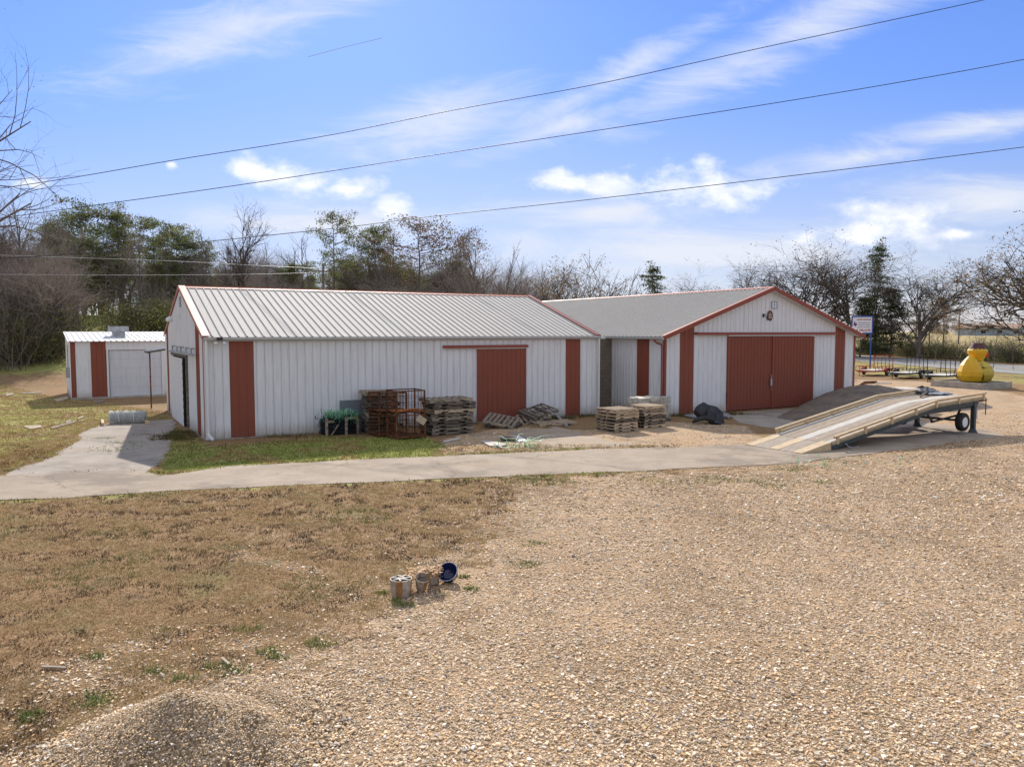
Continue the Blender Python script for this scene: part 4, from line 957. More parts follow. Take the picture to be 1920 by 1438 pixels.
for y0, y1 in ((0,.04),(TW-.04,TW)):
    mb = MB(); mb.add([(0,y0,0),(1.5,y0,0.02),(1.5,y0,.29),(0,y0,.04),(0,y1,0),(1.5,y1,0.02),(1.5,y1,.29),(0,y1,.04)], [(0,1,2,3),(7,6,5,4),(0,4,5,1),(3,2,6,7),(1,5,6,2),(0,3,7,4)]); mb.build('wedge_board', M['palewood'], TR)
for side, y in ((0, -.03), (1, TW+.03)):
    mb = MB(); strip(mb, 1.5, 10.95, y-.02, y+.02, -.01, .09); mb.build('rim_joist', M['greylumber'], TR)
    mb = MB(); strip(mb, 1.9, 10.7, y-.018, y+.022, .055, .07); mb.build('side_board', M['palewood'], TR)
    mb = MB(); strip(mb, 1.6, 10.95, y-.045, y+.045, .19, .04); strip(mb, 1.6, 10.95, y-.02, y+.02, .152, .05); mb.build('top_rail', M['palewood'], TR)
    for t in (1.75, 3.25, 4.75, 6.2, 7.5, 9.0, 10.75):
        mb = MB(); yy_ = y-.05 if side == 0 else y+.05
        mb.bx(t-.045, t+.045, min(y,yy_)-.01, max(y,yy_)+.01, zt(t)-.1, zt(t)+.15); mb.build('rail_post', M['palewood'], TR)
for y in (.05, TW-.05):
    mb = MB(); strip(mb, 1.5, 10.5, y-.05, y+.05, -.045, .22); mb.build('frame_rail', M['bluesteel'], TR)
mb = MB()
for t in (2.5,4,5.5,7,8,9,10,10.8): mb.bar((t,.18,zt(t)-.13),(t,TW-.18,zt(t)-.13),.08,.1)
mb.build('cross_members', M['bluesteel'], TR)
for y in (.12, TW-.12):
    mb = MB(); mb.add([(7.3,y-.05,.92),(10.5,y-.05,1.0),(10.5,y-.05,1.32),(7.3,y-.05,1.16),(7.3,y+.05,.92),(10.5,y+.05,1.0),(10.5,y+.05,1.32),(7.3,y+.05,1.16)], [(0,1,2,3),(7,6,5,4),(0,4,5,1),(3,2,6,7),(1,5,6,2),(0,3,7,4)]); mb.build('side_beam', M['bluesteel'], TR)
mb = MB(); mb.bar((7.8,.3,.55),(9.9,.3,.75),.06,.06); mb.bar((7.8,TW-.3,.55),(9.9,TW-.3,.75),.06,.06); mb.bar((9.3,.1,.55),(9.3,TW-.1,.55),.08,.08); mb.bar((7.4,.3,.98),(7.9,.3,.55),.06,.06); mb.bar((9.8,.3,1.0),(9.3,.2,.6),.08,.03); mb.bar((9.8,TW-.3,1.0),(9.3,TW-.2,.6),.08,.03)
mb.build('axle', M['blacksteel'], TR)
def wheel(par, loc, rad=.35, wd=.22, rim=M['rim'], ax='Y'):
    w_ = bpy.data.objects.new('wheel', None)
    mb = MB(); mb.lathe([(rad*.56,-wd/2),(rad*.86,-wd/2),(rad*.97,-wd*.38),(rad,-wd*.15),(rad,wd*.15),(rad*.97,wd*.38),(rad*.86,wd/2),(rad*.56,wd/2)], (0,0,0), 28, cap=False)
    mb.xf(Matrix.Translation(loc) @ Matrix.Rotation(math.pi/2, 4, 'X')); w1 = mb.build('wheel', M['rubber'], par, auto=40)
    mb = MB(); mb.lathe([(.02,wd*.30),(rad*.2,wd*.30),(rad*.24,wd*.18),(rad*.42,wd*.16),(rad*.5,wd*.42),(rad*.57,wd*.44)], (0,0,0), 24); mb.xf(Matrix.Translation(loc) @ Matrix.Rotation(math.pi/2, 4, 'X')); mb.build('rim', rim, w1, auto=40)
    mb = MB(); mb.lathe([(rad*.56,-wd*.3),(.02,-wd*.3)], (0,0,0), 20)
    for k in range(5): a = 2*math.pi*k/5; mb.lathe([(rad*.045,wd*.2),(rad*.045,wd*.26)], (rad*.33*math.cos(a), rad*.33*math.sin(a), 0), 8)
    mb.lathe([(rad*.12,wd*.3),(rad*.1,wd*.42)], (0,0,0), 10); mb.xf(Matrix.Translation(loc) @ Matrix.Rotation(math.pi/2, 4, 'X')); mb.build('hub', M['blacksteel'], w1)
    return w1
wheel(TR, (9.35,-.02,.50), .36, .24); wheel(TR, (9.35,TW+.05,.50), .36, .24)
for t, y in ((10.25,.05),(10.25,TW-.05)):
    mb = MB(); mb.bx(t-.075,t+.075,y-.075,y+.075,.12,1.25); mb.lathe([(.21,0),(.19,.03),(.09,.2),(.09,.22)], (t,y,.0), 4); mb.bx(t-.01,t+.16,y-.05,y+.05,1.0,1.28); j = mb.build('jack', M['bluesteel'], TR)
    mb = MB(); mb.bx(t+.075,t+.2,y-.05,y+.05,.55,.95); mb.build('gearbox', M['galv'], j)
mb = MB(); mb.add([(10.95,.1,1.38),(11.75,.3,1.24),(11.75,.5,1.24),(10.95,.75,1.38),(10.95,.1,1.2),(11.6,.3,1.18),(11.6,.5,1.18),(10.95,.75,1.2)], [(0,1,2,3),(7,6,5,4),(0,4,5,1),(3,2,6,7),(1,5,6,2)]); mb.build('end_plate', M['rust'], TR)
mb = MB(); mb.tube([(11.0,-.02,1.25),(11.0,-.02,.7)], .018, 6); mb.build('hook_rod', M['rust'], TR)
mb = MB(); mb.tube([(2.2,-.02,.2),(2.3,-.1,.08),(2.55,-.12,.03),(2.9,-.05,.05)], .015, 5); mb.build('chain', M['galv'], TR)
# folded fabric and stick lying on the deck, near its far end
def crumple(name, loc, s, mat, seed, label, cat):
    bm = bmesh.new(); bmesh.ops.create_icosphere(bm, subdivisions=3, radius=1)
    for v_ in bm.verts: n_ = mnoise.noise_vector(v_.co*1.7+Vector((seed,0,0))); v_.co = Vector((v_.co.x*s[0], v_.co.y*s[1], max(-.02, v_.co.z)*s[2]))+n_*s[2]*.9
    me = bpy.data.meshes.new(name); bm.to_mesh(me); bm.free(); me.materials.append(mat); o = bpy.data.objects.new(name, me); COL.objects.link(o); o.location = loc
    return tag(o, label, cat)
def ltr(t, y, z): return T0+Vector((math.cos(AX)*t-math.sin(AX)*y, math.sin(AX)*t+math.cos(AX)*y, z))
crumple('black_tarp', ltr(10.35, TW-.35, 1.46), (.42,.28,.16), simple('tarp_black', (.02,.02,.022), (.3,.31,.33), 4, .6), 3, 'crumpled black and silver tarp on the far end of the ramp deck', 'tarp')
crumple('grey_tarp', ltr(10.5, TW-.85, 1.42), (.5,.22,.07), simple('tarp_grey', (.38,.40,.42), (.26,.27,.29), 4, .6), 9, 'flattened grey sheeting on the ramp deck beside the black tarp', 'tarp')
mb = MB(); mb.bar(ltr(9.0,TW-.9,1.38), ltr(10.2,TW-.45,1.5), .05, .05); tag(mb.build('wood_pole', M['oldwood']), 'brown pole lying on the ramp deck by the tarps', 'pole')

# ------------------------------------------------------------------ earth loading mound behind the trailer
def moundf(x, y):
    q = Vector((x, y)); a, b_ = Vector((12.9, 33.2)), Vector((18.7, 40.0)); ab = b_-a; t = max(0, min(1, (q-a).dot(ab)/ab.dot(ab))); d = (q-a-ab*t).length
    h = 1.22*(t*t*(3-2*t))**.8; w_ = 1.1+1.3*t
    r1 = h*max(0, 1-(d/(w_+.9))**2)**1.0 if d < w_+.9 else 0
    a, b_ = Vector((18.7, 40.0)), Vector((22.8, 42.0)); ab = b_-a; t = max(0, min(1, (q-a).dot(ab)/ab.dot(ab))); d = (q-a-ab*t).length
    h = 1.22-.55*t; r2 = h*max(0, 1-(d/3.1)**2) if d < 3.1 else 0
    return max(r1, r2)
dm = simple('dark_earth', (.20,.155,.115), (.14,.11,.085), 1.2, .95, c3=(.26,.20,.14), world=True, bs=.6)
o = heap('earth_mound', 10.5, 27, 30, 46.5, moundf, dm, .14, .06); tag(o, 'smooth dark earth loading mound behind the ramp trailer', 'earth mound')
t = thing('loading_plate', 'low pale flatbed with curved rusty edge lying behind the earth mound', 'flatbed', (22.4,45.6,.55), R(20))
mb = MB(); mb.prism([(-1.6,-.8),(1.6,-1.1),(1.9,.6),(-1.2,.8)], .0, .08); mb.build('bed', simple('pale_bed', (.50,.42,.33), (.62,.56,.48), 3), t)
mb = MB(); mb.tube([(-2.0,-.6,.05),(-1.9,.3,.25),(-1.0,.85,.38),(0,.95,.38)], .09, 8); mb.build('rusty_edge', M['rust'], t)
mb = MB(); mb.tube([(-.2,.85,.32),(1.0,.75,.3)], .05, 6); mb.build('tube_rail', M['pale'], t)
o = crumple('black_fender', (25.0,46.8,.35), (1.0,.35,.24), M['blacksteel'], 5, 'dark fender-like scrap beside the pale flatbed', 'metal scrap')

# ------------------------------------------------------------------ utility trailers
def util(loc, rz, steel, label, L=3.7, Wt=1.75, ladders=False, flo=None):
    t = thing('utility_trailer', label, 'trailer', loc, rz, 'utility trailers by the road'); zd = .48
    mb = MB(); mb.bx(.03, L-.03, .03, Wt-.03, zd, zd+.035); mb.build('deck', flo or ws[3], t)
    mb = MB()
    for y in (0, Wt): mb.bx(0, L, y-.03, y+.03, zd-.09, zd+.04); mb.bx(0, L, y-.022, y+.022, zd+.34, zd+.39)
    for x in (0, L): mb.bx(x-.03, x+.03, 0, Wt, zd-.085, zd+.035)
    mb.bx(-.02, .02, 0, Wt, zd+.345, zd+.385)
    for k in range(6):
        for y in (0, Wt): x = L*k/5; mb.bx(x-.02, x+.02, y-.018, y+.018, zd, zd+.36)
    mb.build('frame', steel, t)
    mb = MB(); mb.bar((0,.1,zd-.05),(-1.25,Wt/2,zd-.05),.06,.08); mb.bar((0,Wt-.1,zd-.05),(-1.25,Wt/2,zd-.05),.06,.08); mb.bx(-1.5,-1.2,Wt/2-.05,Wt/2+.05,zd-.08,zd+.02); tg = mb.build('tongue', steel, t)
    mb = MB(); mb.tube([(-1.15,Wt/2,.0),(-1.15,Wt/2,zd+.2)], .025, 6); mb.build('jack_stand', steel, tg)
    mb = MB(); mb.bx(L-.03, L+.03, 0, .05, zd, zd+1.35); mb.bx(L-.03, L+.03, Wt-.05, Wt, zd, zd+1.35); mb.bx(L-.028, L+.028, 0, Wt, zd+1.3, zd+1.35); mb.bx(L-.028, L+.028, 0, Wt, zd+.02, zd+.07)
    for k in range(1, 5): y = Wt*k/5; mb.bx(L-.022, L+.022, y-.02, y+.02, zd+.02, zd+1.33)
    if ladders:
        for s in (0, 1):
            y0 = .02+s*(Wt-.62)
            for q in range(6): mb.bx(L-.02, L+.02, y0+.12, y0+.46, zd+.2+.2*q, zd+.23+.2*q)
    mb.build('ramp_gate', steel, t)
    for y in (-.16, Wt+.16):
        wheel(t, (L*.55, y, .32), .31, .18)
        mb = MB(); n = 8
        for k in range(n+1):
            a = math.pi*k/n; x = L*.55+.42*math.cos(a); z = .34+.40*math.sin(a)
            for yy_ in (y-.13, y+.13): mb.v.append((x, yy_, z))
        for k in range(n): mb.f.append((2*k, 2*k+1, 2*k+3, 2*k+2))
        mb.build('fender', steel, t)
    return t
UX = math.atan2(.66, .75)
def uloc(px, py, L=3.7):
    g = gr(px, py); return g-Vector((math.cos(UX), math.sin(UX), 0))*L-Vector((-math.sin(UX), math.cos(UX), 0))*0
util(uloc(1674,703), UX, M['redsteel'], 'red utility trailer with a tall red ramp gate, furthest left of three')
util(uloc(1737,708), UX, M['blacksteel'], 'black utility trailer with a plain upright ramp gate, middle of three', 3.9)
util(uloc(1806,713), UX, M['blacksteel'], 'black utility trailer with laddered ramp gate, behind the yellow duck', 4.1, 1.9, True)

# ------------------------------------------------------------------ duck in its concrete planter
P1, P2_, P3 = gr(1749,724), gr(1842,731), gr(1893,727); P4 = P1+P3-P2_
t = thing('planter_box', 'low square concrete planter box under the yellow duck', 'planter', (0,0,0))
for i, (p, q) in enumerate(((P1,P2_),(P2_,P3),(P3,P4),(P4,P1))):
    mb = MB(); d = (q-p).normalized()*.1; mb.bar(p-d*(i%2==0)+Vector((0,0,.21)), q+d*(i%2==0)+Vector((0,0,.21)), .2, .44); mb.build('side', M['concrete'], t)
mb = MB(); mb.prism([(p.x,p.y) for p in (P1,P2_,P3,P4)], 0, .34); mb.build('soil', simple('planter_soil', (.13,.095,.065), (.07,.05,.035), 6, bs=1), t)
DC = gr(1825, 717, .34); DK = thing('duck_statue', 'big yellow metal duck made of buoys with a dark maroon hat', 'statue', DC, 0)
def yellowmat(name, c1, c2, c3):
    m, N, b = newmat(name, .5, 0, .35); v = N.n('ShaderNodeTexCoord').outputs['Object']
    n1 = N.noise(N.map(v,(1,1,.5)), 1.5, 6, .7); col = N.mix(N.ss(n1,.35,.65), c1, c2); n2 = N.noise(N.map(v,(3,3,.6)), 3, 5, .7)
    col = N.mix(N.m('MULTIPLY', N.ss(n2,.56,.72), .7), col, c3); N.put(b.inputs['Base Color'], col); return m
Y1 = yellowmat('orange_yellow_paint', (.68,.42,.02), (.62,.34,.015), (.40,.22,.03)); Y2 = yellowmat('faded_yellow_paint', (.58,.46,.06), (.50,.37,.05), (.36,.24,.06)); Y3 = yellowmat('amber_paint', (.70,.38,.015), (.62,.42,.03), (.45,.22,.02))
mb = MB(); mb.lathe([(.55,0),(.85,.12),(1.02,.5),(1.04,.75),(.92,1.1),(.66,1.38),(.42,1.5),(.36,1.56)], (.42,.25,0), 30); mb.build('body', Y2, DK, smooth=True)
mb = MB()
for z, rr_ in ((.50,1.025),(1.1,.925)): mb.tube([(.42+rr_*math.cos(2*math.pi*k/40), .25+rr_*math.sin(2*math.pi*k/40), z) for k in range(41)], .012, 4, False)
mb.build('weld_seam', simple('seam', (.42,.30,.06), (.30,.20,.05), 5), DK)
mb = MB(); mb.lathe([(.45,.0),(.68,.14),(.82,.5),(.84,.8),(.66,1.25),(.38,1.65),(.16,1.88),(.02,1.9)], (-.42,-.25,0), 9, sy=1.0); mb.build('wing', Y1, DK)
mb = MB(); mb.lathe([(.38,0),(.44,.16),(.62,.58),(.64,.74),(.52,.92)], (.33,.22,1.55), 12); hd = mb.build('head', Y3, DK)
mb = MB(); mb.lathe([(.57,0),(.56,.04),(.38,.42),(.35,.46),(.02,.47)], (.33,.22,2.36), 20); mb.build('hat', simple('maroon_hat', (.13,.05,.05), (.07,.035,.04), 6, .6), hd)
mb = MB(); mb.lathe([(.24,0),(.21,.18),(.13,.30),(.02,.31)], (0,0,0), 12, sy=.55); mb.xf(Matrix.Translation((.90,.30,1.98)) @ Matrix.Rotation(math.pi/2,4,'Y')); mb.build('bill', flat('red_bill', (.45,.05,.02), .5), hd)
mb = MB(); mb.lathe([(.02,-.09),(.08,-.05),(.1,0),(.08,.05),(.02,.09)], (.93,.12,2.28), 12); mb.build('eye', flat('white_eye', (.8,.78,.7), .5), hd, smooth=True)
mb = MB(); r = random.Random(2); pts = [(-.02,-.98,1.42),(.1,-1.0,1.2),(.16,-.98,.95),(.27,-.92,.7),(.3,-.9,.45),(.26,-.8,.2)]
pts = []
for k in range(9):
    z = 1.40-.15*k; Rz = 1.02*math.sin(min(1, max(.12, (1.65-z)/1.1))*math.pi/2); x = .02+.035*k+.03*math.sin(k*2.3); dx = x-.42; rr_ = np.interp(z, [0,.12,.5,.75,1.1,1.38,1.5], [.55,.85,1.02,1.04,.92,.66,.42]); pts.append((x, .25-math.sqrt(max(.01, rr_**2-dx*dx))-.015, z))
mb.tube(pts, [.035,.055,.03,.05,.025,.045,.03,.04,.02], 5)
for (x, z) in ((.18,1.28),(.2,1.14),(.3,1.06)):
    dx = x-.42; rr_ = float(np.interp(z, [.75,1.1,1.38,1.5], [1.04,.92,.66,.42])); y = .25-math.sqrt(rr_**2-dx*dx)-.02; mb.bar((x-.12,y,z),(x+.12,y+.02,z+.02),.03,.05)
mb.build('black_marking', flat('black_paint', (.02,.02,.02), .7), DK)

# ------------------------------------------------------------------ roadside sign
S0 = gr(1631, 697); sg = thing('road_sign', 'blue-framed white business sign on a tall blue post near the road', 'sign', S0, R(-14))
dS = S0.y; ztop = CH+dS*(-PITCH+(719-594)/F); zbot = CH+dS*(-PITCH+(719-624.5)/F); sw = 1.78
mb = MB(); mb.tube([(0,0,0),(0,0,ztop)], .07, 10); mb.build('post', M['bluepaint'], sg)
mb = MB(); mb.bx(-sw,0.08,-.1,-.07,zbot,ztop); mb.build('panel', flat('sign_white', (.72,.73,.76), .5), sg)
mb = MB(); mb.bx(-sw-.08,.14,-.13,-.06,ztop-.05,ztop+.08); mb.bx(-sw-.08,.14,-.13,-.06,zbot-.08,zbot+.03); mb.bx(-sw-.08,-sw+.03,-.132,-.058,zbot,ztop); mb.bx(.03,.14,-.132,-.058,zbot,ztop); mb.build('frame', M['bluepaint'], sg)
tr_ = flat('sign_red', (.40,.03,.04), .6); tn_ = flat('sign_navy', (.05,.06,.22), .6)
def text(s, x, z, size, mat, w=None, bold=0.0):
    cu = bpy.data.curves.new('lettering', 'FONT'); cu.body = s; cu.size = size; cu.align_x = 'LEFT'; cu.extrude = .004; cu.offset = bold
    o = bpy.data.objects.new('lettering', cu); COL.objects.link(o); bpy.context.view_layer.update()
    me = bpy.data.meshes.new_from_object(o); bpy.data.objects.remove(o); o = bpy.data.objects.new('lettering', me); COL.objects.link(o)
    me.materials.append(mat); o.parent = sg; o.rotation_euler = (math.pi/2,0,0)
    if w: ext = max(v.co.x for v in me.vertices)-min(v.co.x for v in me.vertices); o.scale = (w/ext,1,1)
    o.location = (x, -.108, z); return o
hS = ztop-zbot
text('COUNTY LINE SALES', -sw+.42, zbot+hS*.78, .19, tr_, 1.3, .006)
for k, s in enumerate(('PORTABLE BUILDINGS','CARPORTS  TRAILERS','GRAVEL  PLANTERS')): text(s, -sw+.52, zbot+hS*(.60-.13*k), .11, tn_, 1.1)
text('903-342-2170', -sw+.14, zbot+hS*.10, .30, tr_, 1.55, .008)
mb = MB(); st8 = [(.10,1.0),(.30,1.0),(.30,.72),(.55,.70),(.62,.45),(.55,.28),(.42,.18),(.38,0),(.28,.12),(.2,.3),(.1,.28),(0,.48),(.10,.48)]
mb.prism([(-sw+.1+x*.55, zbot+hS*.38+z*.5) for x, z in st8], -.112, -.104); mb.v = [(a, c_, b_) for a, b_, c_ in mb.v]; mb.build('state_emblem', simple('emblem', (.30,.03,.06), (.05,.06,.25), 2), sg)

# ------------------------------------------------------------------ trees
def segmesh(name, segs, mat, parent, n=3, cols=None):
    """segments (x0,y0,z0,r0,x1,y1,z1,r1) -> one mesh of thin tapered prisms"""
    S = np.array(segs, float); p0, r0, p1, r1 = S[:,0:3], S[:,3], S[:,4:7], S[:,7]
    d = p1-p0; d /= np.linalg.norm(d, axis=1, keepdims=True)+1e-9
    a = np.where(np.abs(d[:,:1]) < .8, np.array([[1.,0,0]]), np.array([[0,1.,0]])); x = a-d*(a*d).sum(1, keepdims=True); x /= np.linalg.norm(x, axis=1, keepdims=True); y = np.cross(d, x)
    Vv = np.zeros((len(S), 2, n, 3))
    for k in range(n):
        t = 2*math.pi*k/n; o = x*math.cos(t)+y*math.sin(t)
        Vv[:,0,k] = p0+o*r0[:,None]; Vv[:,1,k] = p1+o*r1[:,None]
    base = np.arange(len(S))*2*n; Fs = []
    for k in range(n): j = (k+1)%n; Fs.append(np.stack([base+k, base+j, base+n+j, base+n+k], 1))
    return npmesh(name, Vv.reshape(-1, 3), np.concatenate(Fs), mat, 4, parent)
def rotv(v, ax, a): return Matrix.Rotation(a, 3, ax) @ v
def grow(r, segs, tips, p, d, L, rad, lvl, P):
    n = P['seg'][lvl]; pts = [(p.copy(), rad)]; q = p.copy(); dd = d.copy()
    for i in range(n):
        j = Vector((r.gauss(0,1), r.gauss(0,1), r.gauss(0,1)))*P['wob'][lvl]
        dd = (dd+j+Vector((0,0,P['up'][lvl]))).normalized(); q = q+dd*L/n; rr = rad*(1-(i+1)/n*P['taper'][lvl])
        segs[lvl].append((*pts[-1][0], pts[-1][1], *q, rr)); pts.append((q.copy(), rr))
    if lvl+1 < P['lv']:
        m = P['kids'][lvl]; m = max(2, int(m*r.uniform(.75,1.2)*(1 if lvl == 0 else L/P['L0']*P['kscale'])))
        for k in range(m):
            f = lerp(P['from'][lvl], 1, (k+r.random())/m); fi = f*n; i = min(n-1, int(fi)); a = pts[i][0].lerp(pts[i+1][0], fi-i); rr = lerp(pts[i][1], pts[i+1][1], fi-i)
            ax = Vector((r.gauss(0,1), r.gauss(0,1), r.gauss(0,1))).cross(dd).normalized(); ang = R(r.uniform(*P['ang'][lvl]))
            base = (pts[i+1][0]-pts[i][0]).normalized(); nd = rotv(base, ax, ang); nd = rotv(nd, base, k*2.4+r.random()).normalized()
            ll = L*P['len'][lvl]*r.uniform(.7,1.15)*(1-.45*f if P.get('cone') else (1-.25*abs(f-.6)))
            grow(r, segs, tips, a, nd, ll, min(rr*.8, rad*P['rad'][lvl]*(1.2-.5*f)), lvl+1, P)
    if lvl >= P['lv']-2: tips.append((q.copy(), dd.copy()))
BP = dict(lv=5, seg=(6,5,4,3,2), wob=(.06,.13,.17,.2,.25), up=(.05,.07,.05,.03,.02), taper=(.75,.8,.8,.8,.8), kids=(11,7,6,8,0), kscale=2.2, L0=9., ang=((25,55),(28,60),(25,60),(25,65)), len=(.52,.55,.55,.6), rad=(.5,.5,.5,.5), **{'from': (.28,.25,.2,.2)})
def variant(**k): d = dict(BP); d.update(k); return d
barkm = simple('bark', (.19,.16,.13), (.115,.095,.08), 3, .95, sc3=(1,1,.2), bs=0)
twigm = simple('twigs', (.19,.155,.125), (.125,.10,.083), 1, .95, bs=0, fine=.2)
twigd = simple('dark_twigs', (.115,.092,.074), (.075,.06,.05), 1, .95, bs=0, fine=.2)
twigl = simple('pale_twigs', (.38,.32,.265), (.26,.215,.175), 1, .95, bs=0, fine=.2)
leafm = attrmat('foliage', 'leafcol', .8, .42)
def cards(name, C, size, cols, parent, per=10, spread=.3, flat_=.6, seed=0, asp=.35):
    """C: clump centres; many small diamond leaves around each"""
    g_ = np.random.default_rng(seed); C = np.repeat(np.array(C), per, 0); n = len(C)
    P = C+g_.normal(size=(n,3))*spread*np.array([1,1,flat_]); d = g_.normal(size=(n,3)); d /= np.linalg.norm(d,axis=1,keepdims=True); e = np.cross(d, g_.normal(size=(n,3))); e /= np.linalg.norm(e,axis=1,keepdims=True)+1e-9
    s = size*g_.uniform(.5,1.3,(n,1)); Vv = np.stack([P-d*s, P-e*s*asp, P+d*s, P+e*s*asp], 1).reshape(-1,3); Fq = np.arange(n*4).reshape(-1,4)
    cc = np.array(cols)[g_.integers(0,len(cols),len(C)//per)]; cc = np.repeat(cc, per, 0)*g_.uniform(.7,1.25,(n,1)); col = np.repeat(np.concatenate([cc, np.ones((n,1))],1), 4, 0)
    return npmesh(name, Vv, Fq, leafm, 4, parent, attr=dict(leafcol=col))
def bare(name, seed, H, P=BP, twig=twigm, leaves=None, lean=(0,0), forks=1, r0=None, lsize=.09):
    r = random.Random(seed); t = thing(name, 'x', 'tree'); segs = [[] for _ in range(5)]; tips = []; P = dict(P); P['L0'] = H*.52
    for f in range(forks):
        d = Vector((lean[0]+(r.gauss(0,.25) if forks > 1 else 0), lean[1]+(r.gauss(0,.25) if forks > 1 else 0), 1)).normalized()
        grow(r, segs, tips, Vector((r.gauss(0,.1)*(forks>1), r.gauss(0,.1)*(forks>1), -.1)), d, H*(.80 if P.get('tall') else .62), (r0 or H*.016), 0, P)
    k = H/max(max(s[6] for s in segs[2]), max(s[6] for s in segs[3])) if segs[3] else 1
    segs = [[(a*1,b*1,c*k,rr,d_*1,e_*1,f_*k,r2) for a,b,c,rr,d_,e_,f_,r2 in S_] for S_ in segs]; tips = [(Vector((q.x,q.y,q.z*k)), d) for q, d in tips]
    segmesh('trunk', segs[0]+segs[1], barkm, t, 6); tk = P.get('tk',1.5); cr = segmesh('crown', segs[2]+[(*q[:3],q[3]*tk,*q[4:7],q[7]*tk) for q in segs[3]+segs[4]], twig, t, 3)
    if leaves:
        ch = r.sample(tips, min(len(tips), leaves[0])); cards('leaves', [tuple(q) for q, d in ch], lsize, leaves[1], cr, per=leaves[2], spread=.16, seed=seed)
    return t
DEAD = [(.22,.12,.05),(.30,.17,.07),(.16,.09,.045)]
PINE = [(.12,.15,.055),(.17,.21,.075),(.22,.25,.09),(.10,.11,.05),(.26,.27,.11),(.20,.16,.08)]
CED = [(.075,.095,.04),(.11,.13,.05),(.14,.13,.065),(.06,.075,.038)]
BUSH = [(.14,.17,.045),(.20,.23,.065),(.27,.28,.10),(.11,.11,.05),(.22,.17,.09)]
BRN = [(.21,.125,.07),(.26,.165,.09),(.14,.10,.06),(.13,.14,.06)]
def pine(name, seed, H, Rr, cols, frm=.42, nb=34, per=26, size=.19, cone=False, dense=1., flatb=.5):
    r = random.Random(seed); t = thing(name, 'x', 'tree'); sg = []; C = []; q = Vector((0,0,0)); pts = [q.copy()]
    for i in range(8): q = q+Vector((r.gauss(0,.07), r.gauss(0,.07), H/8)); pts.append(q.copy())
    for i in range(8): sg.append((*pts[i], H*.013*(1-i/9), *pts[i+1], H*.013*(1-(i+1)/9)))
    br = []
    for k in range(nb):
        f = frm+(1-frm)*(k+r.random())/nb; zz = f*8; i = min(7,int(zz)); b0 = pts[i].lerp(pts[i+1], zz-i); a = r.uniform(0,6.28); g_ = (f-frm)/(1-frm)
        ln = Rr*((1-g_)**.8 if cone else (math.sin(min(1,g_*.78+.13)*math.pi)**.75))*r.choice((.4,.6,.8,1.,1.1,1.25))+.25; d = Vector((math.cos(a), math.sin(a), r.uniform(-.12,.35)+(0 if cone else .15))).normalized(); p = b0
        for s in range(4):
            d = (d+Vector((r.gauss(0,.15), r.gauss(0,.15), .07))).normalized(); n_ = p+d*ln/4; br.append((*p, .05*(1-s/5)*H/14, *n_, .04*(1-s/4.2)*H/14)); p = n_
            if s >= 1 or cone:
                for _ in range(max(1, int((2.4 if s else 1)*dense))): C.append(tuple(p+Vector((r.gauss(0,.28), r.gauss(0,.28), r.gauss(0,.18)))*(Rr/2.6)))
    for _ in range(int(5*dense)): C.append(tuple(pts[-1]+Vector((r.gauss(0,.25), r.gauss(0,.25), r.uniform(-.9,.2)))))
    segmesh('trunk', sg+br, barkm, t, 5); cards('crown', C, size*.68, cols, t, per=int(per*1.8), spread=.27*Rr/2.6, flat_=flatb, seed=seed)
    return t
def bush(name, seed, H, Wd_, cols, n=60, per=40, stems=26):
    r = random.Random(seed); t = thing(name, 'x', 'shrub'); sg = []; C = []
    for k in range(stems):
        x, y = r.uniform(-Wd_*.4,Wd_*.4), r.uniform(-Wd_*.3,Wd_*.3); p = Vector((x,y,-.1)); d = Vector((r.gauss(0,.25), r.gauss(0,.25), 1)).normalized(); hh = H*r.uniform(.6,1.15)
        for s in range(4):
            d = (d+Vector((r.gauss(0,.15), r.gauss(0,.15), 0))).normalized(); q = p+d*hh/4; sg.append((*p, .022*(1-s/5), *q, .018*(1-s/4.5))); 
            for _ in range(2):
                e = (d+Vector((r.gauss(0,.7), r.gauss(0,.7), .2))).normalized()*hh*.22; sg.append((*q, .01, *(q+e), .004))
            p = q
    for k in range(n):
        u_ = r.random(); C.append((r.gauss(0,Wd_*.27), r.gauss(0,Wd_*.22), H*.85*u_**1.1*(1-.3*r.random())))
    segmesh('stems', sg, twigm, t, 3); cards('foliage', C, .055, cols, t, per=int(per*1.9), spread=.2*Wd_/2, seed=seed)
    return t
def base_at(px, Y): x = (px-960)/F*(Y*CP+.27); return Vector((x, Y, terr(x, Y)))
def height_for(py, base): return (CH+base.y*(-PITCH+(719-py)/F))-base.z
protos = {}
def plant(kind, px, Y, ytop, label, group, rz=None, wx=1., lean=0, cat=None):
    """copy of a prototype, scaled so its top reaches the given photo row"""
    t0, H0 = protos[kind]; b_ = base_at(px, Y); h = height_for(ytop, b_); s = h/H0; rz = rp.uniform(0,6.28) if rz is None else rz
    if kind in usedk: t = dup(t0, b_, (0,lean,rz), label, group, (s*wx, s*wx, s))
    else:
        usedk.add(kind); t = t0; t.location = b_; t.rotation_euler = (0,lean,rz); t['label'] = label; t['group'] = group; t.scale = (s*wx, s*wx, s)
    if cat: t['category'] = cat
    return t
usedk = set()
TALL = variant(tall=1, kids=(15,7,6,6,0), ang=((18,42),(22,50),(25,60),(25,60)), len=(.34,.55,.55,.6), **{'from': (.30,.25,.2,.2)})
THIN = variant(tall=1, kids=(18,6,5,4,0), ang=((20,45),(25,55),(25,60),(25,60)), len=(.22,.5,.5,.6), **{'from': (.25,.2,.2,.2)})
WIDE = variant(kids=(10,7,6,8,0), ang=((30,62),(28,60),(25,60),(25,65)), len=(.85,.55,.55,.6), up=(.03,.09,.07,.04,.02), kscale=1.7, **{'from': (.16,.3,.2,.2)})
